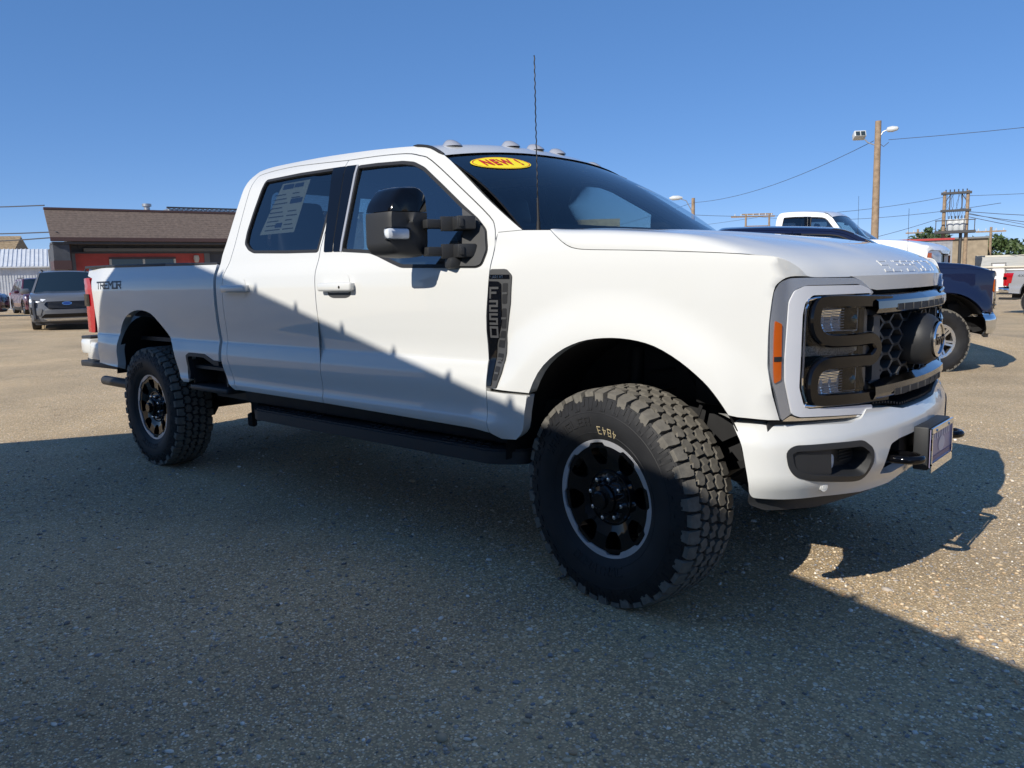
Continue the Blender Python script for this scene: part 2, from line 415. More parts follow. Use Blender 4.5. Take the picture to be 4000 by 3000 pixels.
# ------------------------------------------------------------------ ground
def sm_(a,b,t):
    t=np.clip((t-a)/(b-a),0,1); return t*t*(3-2*t)
def gz(x,y):
    x=np.asarray(x,float); y=np.asarray(y,float)
    a=np.clip(-5.8-x,0,22); b=np.clip(y-3.0,0,12)
    return .0115*a*a/(a+2)-.021*b*b/(b+1.5)+.43*np.exp(-((x+4.6)/4.2)**2-((y-13.2)/1.9)**2)
def ground_material():
    m=bpy.data.materials.new('worn_gravel_surface'); m.use_nodes=True; n=m.node_tree; b=n.nodes['Principled BSDF']; L=n.links
    tc=n.nodes.new('ShaderNodeTexCoord'); V=tc.outputs['Object']
    def vor(sc,feat='F1'):
        v=n.nodes.new('ShaderNodeTexVoronoi'); v.inputs['Scale'].default_value=sc; v.feature=feat; L.new(V,v.inputs['Vector']); return v
    def noi(sc,det=5):
        t=n.nodes.new('ShaderNodeTexNoise'); t.inputs['Scale'].default_value=sc; t.inputs['Detail'].default_value=det; L.new(V,t.inputs['Vector']); return t
    def ramp(src,stops):
        r=n.nodes.new('ShaderNodeValToRGB'); e=r.color_ramp.elements
        while len(e)<len(stops): e.new(.5)
        for el,(p,c) in zip(e,stops): el.position=p; el.color=(*c,1)
        L.new(src,r.inputs[0]); return r
    def mix(fac,a,b_,mode='MIX'):
        x=n.nodes.new('ShaderNodeMix'); x.data_type='RGBA'; x.blend_type=mode
        if isinstance(fac,float): x.inputs[0].default_value=fac
        else: L.new(fac,x.inputs[0])
        for s,i in ((a,6),(b_,7)):
            if isinstance(s,tuple): x.inputs[i].default_value=(*s,1)
            else: L.new(s,x.inputs[i])
        return x.outputs[2]
    # pebbles of two sizes, each with its own stone colour
    v1=vor(52); v2=vor(115); 
    sep=n.nodes.new('ShaderNodeSeparateColor'); L.new(v1.outputs['Color'],sep.inputs[0])
    sep2=n.nodes.new('ShaderNodeSeparateColor'); L.new(v2.outputs['Color'],sep2.inputs[0])
    stones=[(0,(.20,.18,.16)),(.14,(.36,.29,.21)),(.34,(.60,.47,.30)),(.52,(.45,.36,.26)),(.66,(.70,.58,.41)),(.80,(.55,.42,.27)),(.90,(.85,.80,.70)),(1,(.30,.30,.31))]
    c1=ramp(sep.outputs[0],stones); c2=ramp(sep2.outputs[0],stones)
    nz=noi(1.1,6); base=ramp(nz.outputs[0],[(.30,(.27,.215,.150)),(.5,(.35,.28,.19)),(.70,(.44,.35,.24))])
    pk=noi(.55,5); pm=n.nodes.new('ShaderNodeMapRange'); L.new(pk.outputs[0],pm.inputs[0]); pm.inputs[1].default_value=.40; pm.inputs[2].default_value=.58; pm.inputs[3].default_value=.30; pm.inputs[4].default_value=1.0
    r1=n.nodes.new('ShaderNodeMapRange'); L.new(v1.outputs['Distance'],r1.inputs[0]); r1.inputs[1].default_value=.50; r1.inputs[2].default_value=.34
    k=n.nodes.new('ShaderNodeMath'); k.operation='MULTIPLY'; L.new(r1.outputs[0],k.inputs[0])
    gt=n.nodes.new('ShaderNodeMath'); gt.operation='GREATER_THAN'; L.new(sep.outputs[1],gt.inputs[0]); gt.inputs[1].default_value=.35; L.new(gt.outputs[0],k.inputs[1]); k0=k; k=n.nodes.new('ShaderNodeMath'); k.operation='MULTIPLY'; L.new(k0.outputs[0],k.inputs[0]); L.new(pm.outputs[0],k.inputs[1])
    r2=n.nodes.new('ShaderNodeMapRange'); L.new(v2.outputs['Distance'],r2.inputs[0]); r2.inputs[1].default_value=.55; r2.inputs[2].default_value=.40
    col=mix(r2.outputs[0],base.outputs[0],c2.outputs[0]); col=mix(k.outputs[0],col,c1.outputs[0])
    # worn paler drive lanes and darker bitumen patches
    big=noi(.35,4); pr=ramp(big.outputs[0],[(.30,(.68,.69,.72)),(.52,(1,1,1)),(.74,(1.16,1.13,1.07))]); col=mix(.85,col,pr.outputs[0],'MULTIPLY')
    sp=noi(3.0,6); dk=ramp(sp.outputs[0],[(.66,(1,1,1)),(.74,(.55,.53,.52))]); col=mix(.7,col,dk.outputs[0],'MULTIPLY'); col=mix(1.0,col,(1.26,1.17,1.00),'MULTIPLY')
    L.new(col,b.inputs['Base Color']); b.inputs['Roughness'].default_value=.82; b.inputs['Specular IOR Level'].default_value=.3
    # relief
    h1=n.nodes.new('ShaderNodeMath'); h1.operation='MULTIPLY_ADD'; L.new(k.outputs[0],h1.inputs[0]); h1.inputs[1].default_value=.9; L.new(r2.outputs[0],h1.inputs[2])
    fn=noi(240,3); h2=n.nodes.new('ShaderNodeMath'); h2.operation='MULTIPLY_ADD'; L.new(fn.outputs[0],h2.inputs[0]); h2.inputs[1].default_value=.8; L.new(h1.outputs[0],h2.inputs[2])
    bp=n.nodes.new('ShaderNodeBump'); bp.inputs['Strength'].default_value=.7; bp.inputs['Distance'].default_value=.004; L.new(h2.outputs[0],bp.inputs['Height']); L.new(bp.outputs[0],b.inputs['Normal'])
    return m
GM=ground_material()
ax=np.unique(np.r_[np.linspace(-600,-90,12),np.linspace(-80,-6,38),np.linspace(-5.8,12,10),np.linspace(15,600,20)])
ay=np.unique(np.r_[np.linspace(-600,-10,12),np.linspace(-6,2.9,6),np.linspace(3,16,27),np.linspace(20,120,16),np.linspace(150,700,8)])
GR=grid('ground',lambda x,y:(x,y,gz(x,y)),ax,ay,GM,None,(0,0,1)); tag(GR,kind='structure')

def pebbles():
    """loose and half-set stones where they can be told apart: a wedge in front of the camera"""
    n=110000
    d=RNG.random(n)**.62*7.2+1.15; a=YAW+(RNG.random(n)-.5)*1.50
    x=CAM_P[0]+d*np.cos(a); y=CAM_P[1]+d*np.sin(a)
    ok=~((np.abs(y)<1.02)&(x>-5.2)&(x<.85)&(np.abs(np.abs(y)-.85)<.16)&((np.abs(x)<.25)|(np.abs(x+4.06)<.25)))
    ok&=RNG.random(n)<np.clip((8.6-d)/4.6,0,1)**1.3
    dr=.5+.5*np.sin(x*1.3+1.7*np.sin(y*.9))*np.cos(y*1.1+1.3*np.sin(x*.7)); ok&=RNG.random(n)<.35+.65*dr
    x,y,d=x[ok],y[ok],d[ok]; n=len(x)
    # denser drifts
    s=.0032*np.exp(RNG.normal(0,.46,n)); s=np.minimum(s,.010)*(1+.03*d)
    big=RNG.random(n)<.012; s=np.where(big,s*1.7,s)
    t=(1+5**.5)/2
    ico=np.array([(-1,t,0),(1,t,0),(-1,-t,0),(1,-t,0),(0,-1,t),(0,1,t),(0,-1,-t),(0,1,-t),(t,0,-1),(t,0,1),(-t,0,-1),(-t,0,1)],float); ico/=np.linalg.norm(ico[0])
    F=np.array([(0,11,5),(0,5,1),(0,1,7),(0,7,10),(0,10,11),(1,5,9),(5,11,4),(11,10,2),(10,7,6),(7,1,8),(3,9,4),(3,4,2),(3,2,6),(3,6,8),(3,8,9),(4,9,5),(2,4,11),(6,2,10),(8,6,7),(9,8,1)])
    jit=1+RNG.normal(0,.13,(n,12,1)); P=ico[None]*jit
    sc=np.stack([1.15+.5*RNG.random(n),.8+.3*RNG.random(n),.42+.35*RNG.random(n)],-1)*s[:,None]
    P=P*sc[:,None,:]; r=RNG.random(n)*6.283; c,sn=np.cos(r)[:,None],np.sin(r)[:,None]
    X=P[...,0]*c-P[...,1]*sn+x[:,None]; Y=P[...,0]*sn+P[...,1]*c+y[:,None]; Z=P[...,2]+(sc[:,2]*(.15+.5*RNG.random(n))+gz(x,y))[:,None]
    V=np.stack([X,Y,Z],-1).reshape(-1,3); FF=(F[None]+12*np.arange(n)[:,None,None]).reshape(-1,3)
    me=bpy.data.meshes.new('pebbles'); me.vertices.add(len(V)); me.vertices.foreach_set('co',V.ravel())
    me.loops.add(len(FF)*3); me.loops.foreach_set('vertex_index',FF.ravel().astype(np.int32))
    me.polygons.add(len(FF)); me.polygons.foreach_set('loop_start',np.arange(0,len(FF)*3,3,dtype=np.int32))
    me.update(calc_edges=True); me.polygons.foreach_set('use_smooth',np.ones(len(FF),bool))
    pal=np.array([(.16,.15,.145),(.25,.22,.19),(.38,.31,.23),(.50,.40,.27),(.58,.49,.36),(.30,.28,.26),(.42,.33,.22),(.66,.62,.55),(.24,.25,.27),(.48,.33,.20),(.36,.33,.30),(.75,.73,.69)])
    w=np.array([5,8,13,14,11,10,11,6,7,5,11,2.5]); ci=RNG.choice(len(pal),n,p=w/w.sum()); col=pal[ci]*(.75+.35*RNG.random((n,1)))*np.array([1.28,1.24,1.18])
    at=me.color_attributes.new('stone_colour','FLOAT_COLOR','POINT'); at.data.foreach_set('color',np.c_[np.repeat(col,12,0),np.ones(n*12)].ravel())
    m=mat('stones',(.3,.25,.2),.75); a_=m.node_tree.nodes.new('ShaderNodeAttribute'); a_.attribute_name='stone_colour'; m.node_tree.links.new(a_.outputs['Color'],m.node_tree.nodes['Principled BSDF'].inputs['Base Color'])
    me.materials.append(m); o=link('pebbles',me); tag(o,'small brown, grey and pale pebbles strewn over the lot','gravel',kind='stuff')
pebbles()
def sm(a,b,t):
    t=np.clip((t-a)/(b-a),0,1); return t*t*(3-2*t)
# monotone cubic (pchip) interpolation
def pchip(X,Y):
    X=np.array(X,float);Y=np.array(Y,float);h=np.diff(X);d=np.diff(Y)/h
    m=np.zeros_like(Y)
    for i in range(1,len(X)-1):
        if d[i-1]*d[i]>0:
            w1=2*h[i]+h[i-1];w2=h[i]+2*h[i-1]; m[i]=(w1+w2)/(w1/d[i-1]+w2/d[i])
    m[0]=d[0];m[-1]=d[-1]
    def f(x):
        x=np.clip(np.asarray(x,float),X[0],X[-1]); i=np.clip(np.searchsorted(X,x)-1,0,len(X)-2)
        t=(x-X[i])/h[i]; return (1+2*t)*(1-t)**2*Y[i]+t*(1-t)**2*h[i]*m[i]+t*t*(3-2*t)*Y[i+1]+t*t*(t-1)*h[i]*m[i+1]
    return f
prof=pchip([.45,.58,.63,.672,.690,.705,.73,.84,.865,.92,.941,.951,.965,1.00,1.10,1.20,1.29,1.345,1.365,1.385,1.44,1.50,1.56],
           [.90,.935,.972,.9905,.9925,.9875,.9845,.9945,.9940,.9855,.9820,.9770,.9755,.9765,.9865,.9945,.9965,.9935,.9895,.983,.961,.945,.92])
proff=pchip([.45,.60,.75,.90,1.05,1.20,1.33,1.40,1.46,1.50,1.56],[.93,.965,.980,.988,.991,.990,.984,.974,.958,.945,.92])
def green(z): return .945-(z-1.50)*.40-np.clip(z-1.88,0,1)**2*2.5   # greenhouse half-width
_PX=np.array([.50,.57,.62,.66,.685,.712,.735,.767,.794]);_PY=np.array([.985,.972,.965,.945,.91,.86,.80,.70,.60])
def Ys(x,z):
    x=np.asarray(x,float);z=np.asarray(z,float)
    b=sm(-.62,-.38,x); y=np.where(z<1.50,prof(z)*(1-b)+proff(z)*b,np.minimum(green(z),.945))
    for cx,fl in ((0.03,.034),(-4.06,.006)):
        r=np.hypot(x-cx,(z-.47)*1.0); y=y+fl*(1-sm(.60,.80,r))*sm(.3,.6,z)
    y=y-.05*sm(.30,.75,x)**1.5      # fender tapers towards the lamp
    yl=np.interp(x,_PX,_PY); w=sm(.52,.66,x); y=np.minimum(y,yl)*w+y*(1-w)
    y=y-.03*sm(-4.7,-5.2,x)
    return y
LP=np.array([(.865,0),(.86,.15),(.847,.3),(.833,.4),(.815,.5),(.794,.6),(.767,.7),(.735,.8),(.712,.86),(.685,.91),(.66,.945),(.62,.965),(.57,.972)])
BP=np.array([(.905,0),(.9,.15),(.886,.3),(.873,.4),(.855,.5),(.833,.6),(.806,.7),(.766,.8),(.733,.86),(.690,.912),(.650,.947),(.60,.970),(.50,.985),(.42,.99)])
def arc(P):
    # chaikin smoothing then arc-length parametrisation
    Q=P.copy()
    for _ in range(3):
        N=[Q[0]]
        for a,b in zip(Q[:-1],Q[1:]): N+= [a*.75+b*.25,a*.25+b*.75]
        N.append(Q[-1]); Q=np.array(N)
    s=np.r_[0,np.cumsum(np.hypot(*np.diff(Q,axis=0).T))]
    return s,Q
LS,LQ=arc(LP); BS,BQ=arc(BP)
def plan(S_,Q,s):
    s=np.asarray(s,float); a=np.abs(s); x=np.interp(a,S_,Q[:,0]); y=np.interp(a,S_,Q[:,1])
    return x,-np.sign(s+1e-12)*y      # s>0 : passenger side (-y)
# ------------------------------------------------------------------ pickup truck: body surfaces
HCUT=[(-.283,1.502),(-.227,1.461),(-.18,1.434),(-.136,1.421),(-.067,1.414),(.161,1.402),(.467,1.382),(.617,1.367),(.668,1.358),(.693,1.341),(.710,1.321),(.722,1.298)]
LAMPE=[(.720,1.292),(.693,1.292),(.673,1.277),(.660,1.246),(.648,1.139),(.646,1.023),(.650,.972),(.680,.809)]
FARCH=[(-.443,.626),(-.399,.671),(-.371,.789),(-.298,.923),(-.196,1.009),(-.086,1.057),(.028,1.076),(.142,1.075),(.249,1.054),(.353,1.004),(.440,.939),(.490,.883),(.529,.826)]
RARCH=[(-4.545,.700),(-4.53,.80),(-4.497,.90),(-4.43,1.02),(-4.29,1.105),(-4.10,1.142),(-3.90,1.120),(-3.749,1.032),(-3.635,.949),(-3.572,.856),(-3.53,.723),(-3.472,.661)]
FGAP=[(-.597,.637),(-.607,.742),(-.613,.835),(-.615,1.088),(-.592,1.25),(-.581,1.344),(-.577,1.406)]
DTOP=[(-.577,1.406),(-.583,1.483),(-.603,1.534),(-.649,1.581),(-.858,1.714),(-1.137,1.884),(-1.24,1.921),(-1.367,1.947),(-1.614,1.964),(-1.862,1.972)]
DTOP2=[(-1.862,1.972),(-2.2,1.992),(-2.487,2.003),(-2.76,1.990),(-2.808,1.954),(-2.815,1.83),(-2.805,1.65),(-2.797,1.50),(-2.829,1.41)]
DREAR=[(-2.829,1.41),(-2.858,1.30),(-2.870,1.0),(-2.855,.84),(-2.80,.70),(-2.755,.658)]
CABR=[(-2.803,.655),(-2.868,.69),(-2.912,.75),(-2.935,.83),(-2.938,.95),(-2.947,1.02),(-2.940,1.18),(-2.932,1.346),(-2.927,1.40),(-2.912,1.566),(-2.908,1.747),(-2.90,1.89),(-2.888,1.965),(-2.842,2.018)]
CABT=[(-2.842,2.018),(-2.696,2.036),(-2.231,2.035),(-1.8,2.018),(-1.534,2.001),(-1.345,1.985),(-1.21,1.963),(-1.054,1.902),(-.888,1.797),(-.707,1.675),(-.544,1.574),(-.433,1.509)]
RWIN=[(-2.66,1.940),(-2.672,1.871),(-2.687,1.749),(-2.693,1.626),(-2.679,1.555),(-2.616,1.516),(-2.547,1.496),(-2.187,1.482),(-1.885,1.475),(-1.885,1.935),(-2.3,1.944)]
FWIN=[(-1.735,1.924),(-1.578,1.919),(-1.361,1.905),(-1.266,1.889),(-1.177,1.853),(-1.005,1.748),(-.843,1.647),(-.717,1.573),(-.645,1.518),(-.618,1.429),(-.63,1.372),(-.66,1.361),(-1.167,1.375),(-1.25,1.399),(-1.376,1.438),(-1.438,1.454),(-1.68,1.471)]
ROOFE=pchip([-2.885,-2.842,-2.696,-2.231,-1.8,-1.534,-1.345,-1.21,-1.06],[1.972,2.018,2.036,2.035,2.018,2.001,1.985,1.963,1.905])
ZTOP=pchip([0,.012,.03,.055,.095,.16,.28,.42,.66,1.02,1.4],[1.288,1.314,1.334,1.352,1.371,1.393,1.420,1.446,1.476,1.504,1.512])

CREASE=(.672,.688,.697,.705,.84,.865,.92,.941,.9465,.951,.965,1.345,1.365,1.385)
def sidemap(sg): return lambda x,z:(x+0*z, sg*Ys(x,z), z+0*x)
def lampmap(sg,off=0.0):
    """(arc length, height) on the lamp / grille face; off = forward of it"""
    def f(s,z):
        x,y=plan(LS,LQ,s); return (x+off+0*z, (-sg)*y+0*z, z+0*x)
    return f
def bumpmap(sg,off=0.0):
    def f(s,z):
        x,y=plan(BS,BQ,s); k=-.030*sm(.70,.80,z)**1.5-.045*sm(.62,.49,z)**1.3
        x=x+off+k; return (x, (-sg)*y*(1+k*.6), z+0*x)
    return f
def hoodpt(u,v):
    """hood surface: u 0 at the cowl .. 1 at the nose, v -1..1 across"""
    C=np.array(HC_S); t=u*(len(C)-1); xs=np.interp(t,np.arange(len(C)),C[:,0]); zs=np.interp(t,np.arange(len(C)),C[:,1])
    ys=np.interp(t,np.arange(len(C)),C[:,2])
    y=v*ys; lx=np.interp(np.abs(y),LQ[:,1],LQ[:,0]); le=np.interp(ys,LQ[:,1],LQ[:,0])
    k_=.012*(1-sm(.62,.80,np.abs(y)))*sm(.5,1,u)
    lx=lx-k_; x=xs+(lx-le)*sm(.2,1,u)
    x=np.where(u>=1-1e-9,lx,x)
    d=np.maximum(lx-x,0); d=d+(.837-lx)*sm(.03,.40,d); zt=ZTOP(d)
    a=np.abs(v); g=np.clip(1-(np.clip((a-.905)/.095,0,1))**3.0,0,1)**.5*.90+.10*(1-sm(.70,1.0,a))
    z=zs+(zt-zs)*g
    # raised centre and shoulder crease
    z=z+.012*(1-sm(.30,.42,a))*sm(.02,.25,d)+.004*np.exp(-((a-.80)/.05)**2)*sm(.1,.35,d)
    return x,y,z
_c=spl(HCUT,5); _c=np.array(_c); _l=np.r_[0,np.cumsum(np.hypot(*np.diff(_c,axis=0).T))]; _q=np.linspace(0,_l[-1],60)
HC_S=[(x,z,float(Ys(x,z))) for x,z in zip(np.interp(_q,_l,_c[:,0]),np.interp(_q,_l,_c[:,1]))]

# ------------------------------------------------------------------ wheels
def tyre_mesh(name, tread=True, R=.442, W=.140):
    mb=MB(); base=R-.018
    prof=[(.232,-.10),(.236,-.112),(.246,-.118),(.262,-.128),(.295,-.141),(.335,-.147),(.375,-.143),(.402,-.134),(.418,-.124),(base-.001,-.105),(base,-.06),(base,0),(base,.06),(base-.001,.105),(.418,.124),(.402,.134),(.375,.143),(.335,.147),(.295,.141),(.262,.128),(.246,.118),(.236,.112),(.232,.10)]
    n=96; mb.lathe(prof,n,mi=0)
    for i in range(len(mb.f)):
        k=i//n
        if 9<=k<=12: mb.m[i]=2
    if tread:
        def cm(r0,r1):
            def f(u,a,w):
                drop=.012*max(0,(abs(a)-.085)/.05)**2
                r=(r1-drop) if w else r0; return (r*math.cos(u),a,r*math.sin(u))
            return f
        N=44; dt=2*math.pi/N
        for i in range(N):
            t0=i*dt
            for sg in (-1,1):
                ph=0 if sg<0 else dt*.5
                ao=.136 if i%2==0 else .128
                P=[(.07,.084),(.34,.078),(.46,.090),(.86,.084),(.88,.106),(.84,ao),(.12,ao),(.05,.108)]
                mb.poly_ext([(t0+ph+p*dt,sg*a) for p,a in P],cm(base-.03,R),1)
                P=[(.06,.034),(.44,.024),(.82,.034),(.90,.052),(.66,.070),(.40,.060),(.14,.068),(.02,.050)]
                mb.poly_ext([(t0+ph+.35*dt+p*dt,sg*(a+.004)) for p,a in P],cm(base-.008,R),1)
            P=[(.06,-.018),(.40,-.024),(.50,-.006),(.86,-.014),(.92,.010),(.60,.024),(.46,.008),(.12,.016)]
            mb.poly_ext([(t0+p*dt,a) for p,a in P],cm(base-.008,R),1)
        # side-wall lugs: bars and open trapezia
        def sw(sg):
            def f(u,r,w):
                a=np.interp(r,[.335,.375,.402,.418],[.147,.143,.134,.124])+(.0035 if w else -.004); return (r*math.cos(u),sg*a,r*math.sin(u))
            return f
        M_=34; dt=2*math.pi/M_
        for i in range(M_):
            t=i*dt
            for sg in (-1,1):
                for P in ([(.10,.362),(.24,.362),(.20,.408),(.06,.408)],[(.38,.362),(.52,.362),(.56,.408),(.42,.408)],[(.22,.362),(.40,.362),(.40,.370),(.22,.370)],[(.70,.378),(.84,.378),(.84,.406),(.70,.406)]):
                    mb.poly_ext([(t+p*dt,r) for p,r in P],sw(sg),0)
        for sg in (-1,1):
            for r,w_ in ((.352,.0012),(.412,.002),(.27,.0015)):
                a=float(np.interp(r,[.262,.295,.335,.375,.402,.418],[.128,.141,.147,.143,.134,.124]))
                mb.lathe([(r-.002,sg*a),(r,sg*(a+w_)),(r+.002,sg*a)],96,mi=0)
    me=mb.mesh(name,[MT['tyre'],MT['tread'],MT['groove']],fix=True,sharp=35)
    return me
def rim_parts(style):
    """meshes of a wheel: outer face looks to -y"""
    out={}
    if style=='tremor':
        def face(u,v):   # polar disc in cartesian (u,v)
            r=np.hypot(u,v); a=np.interp(r,[0,.06,.075,.10,.125,.15,.20,.222],[.118,.118,.085,.080,.088,.096,.105,.107]); return (u,-a,v)
        c=lambda r,a:(r*math.cos(a),r*math.sin(a))
        holes=[]
        for i in range(8):
            a=math.radians(45*i+22.5)
            holes.append(rnd([c(.138,a-.14),c(.138,a+.14),c(.180,a+.235),c(.209,a+.205),c(.209,a-.205),c(.180,a-.235)],.012,3))
        out['spoke_face']=(panel('spoke_face',[c(.222,2*math.pi*k/96) for k in range(96)],face,.014,.045,MT['gloss'],None,holes,(0,-1,0),link_it=False))
        mb=MB(); n=128
        # machined outer ring with eight notches
        vs=[];fs=[]
        for k in range(n):
            t=2*math.pi*k/n; d=abs(((math.degrees(t)-22.5+22.5)%45)-22.5)
            ri=.2165 if d>11.5 else (.2285 if d<9.5 else .2165+(11.5-d)/2*.012)
            for r,a in ((ri,-.100),(ri,-.1125),(.240,-.1145),(.2465,-.110),(.2465,-.095)):
                vs.append((r*math.cos(t),a,r*math.sin(t)))
        for k in range(n):
            k2=(k+1)%n
            for j in range(4): fs.append([k*5+j,k2*5+j,k2*5+j+1,k*5+j+1])
        mb.add(vs,fs,0,True); out['outer_ring']=mb.mesh('outer_ring',[MT['machined']],True,30)
        mb=MB(); mb.lathe([(.222,-.105),(.214,-.07),(.205,-.02),(.205,.10),(.235,.11)],64); out['barrel']=mb.mesh('barrel',[MT['gloss']],True,40)
        mb=MB(); mb.lathe([(.001,.0),(.165,.0),(.17,.005),(.17,.02)],48); mb.box((.13,-.0,.06),(.07,.06,.13),bev=.01); out['brake_disc']=mb.mesh('brake_disc',[MT['steel']],True,40)
        mb=MB(); mb.lathe([(.001,-.152),(.030,-.152),(.036,-.148),(.038,-.135),(.054,-.132),(.060,-.124),(.062,-.10),(.062,-.05)],40); out['centre_cap']=mb.mesh('centre_cap',[MT['gloss']],True,30)
        mb=MB(); mb.lathe([(.001,-.112),(.008,-.110),(.0105,-.104),(.0105,-.07)],8); out['lug_nut']=mb.mesh('lug_nut',[MT['chrome']],True,30)
        mb=MB(); mb.lathe([(.104,-.080),(.108,-.088),(.112,-.088),(.116,-.08)],64); out['hub_ring']=mb.mesh('hub_ring',[MT['gloss']],True,30)
    else:
        mb=MB(); c=lambda r,a:(r*math.cos(a),r*math.sin(a))
        def face(u,v):
            r=np.hypot(u,v); a=np.interp(r,[0,.05,.07,.12,.21,.222],[.12,.12,.085,.088,.105,.107]); return (u,-a,v)
        holes=[]
        for i in range(6):
            a=math.radians(60*i+30); holes.append(rnd([c(.10,a-.20),c(.10,a+.20),c(.20,a+.34),c(.20,a-.34)],.012,2))
            a=math.radians(60*i); holes.append(rnd([c(.105,a-.035),c(.105,a+.035),c(.195,a+.05),c(.195,a-.05)],.004,1))
        out['spoke_face']=panel('spoke_face',[c(.240,2*math.pi*k/64) for k in range(64)],face,.03,.03,MT['alloy'],None,holes,(0,-1,0),link_it=False)
        mb.lathe([(.24,-.105),(.222,-.07),(.21,-.02),(.21,.10),(.235,.11)],48); out['barrel']=mb.mesh('barrel',[MT['steel']],True,40)
        mb=MB(); mb.lathe([(.001,.0),(.165,.0),(.17,.02)],32); out['brake_disc']=mb.mesh('brake_disc',[MT['dark']],True,40)
        mb=MB(); mb.lathe([(.001,-.14),(.04,-.138),(.05,-.12),(.052,-.08)],24); out['centre_cap']=mb.mesh('centre_cap',[MT['chrome']],True,30)
    return out
_WC={}
def wheel(root, x, yc, z, style, steer=0., out=-1, tread=True, spin=0., scale=1.0):
    key=(style,tread)
    if key not in _WC: _WC[key]=(tyre_mesh('tyre',tread),rim_parts(style))
    ty,rp=_WC[key]
    w=link('wheel',rp['barrel'],root,(x,yc,z))
    w.rotation_euler=(0,spin,steer+(0 if out<0 else math.pi)); w.scale=(scale,)*3
    link('tyre',ty,w)
    for k,me in rp.items():
        if k=='barrel': continue
        if k=='lug_nut':
            for i in range(8):
                a=math.radians(45*i); link(k,me,w,(.0825*math.cos(a),0,.0825*math.sin(a)))
            continue
        link(k,me,w)
    return w

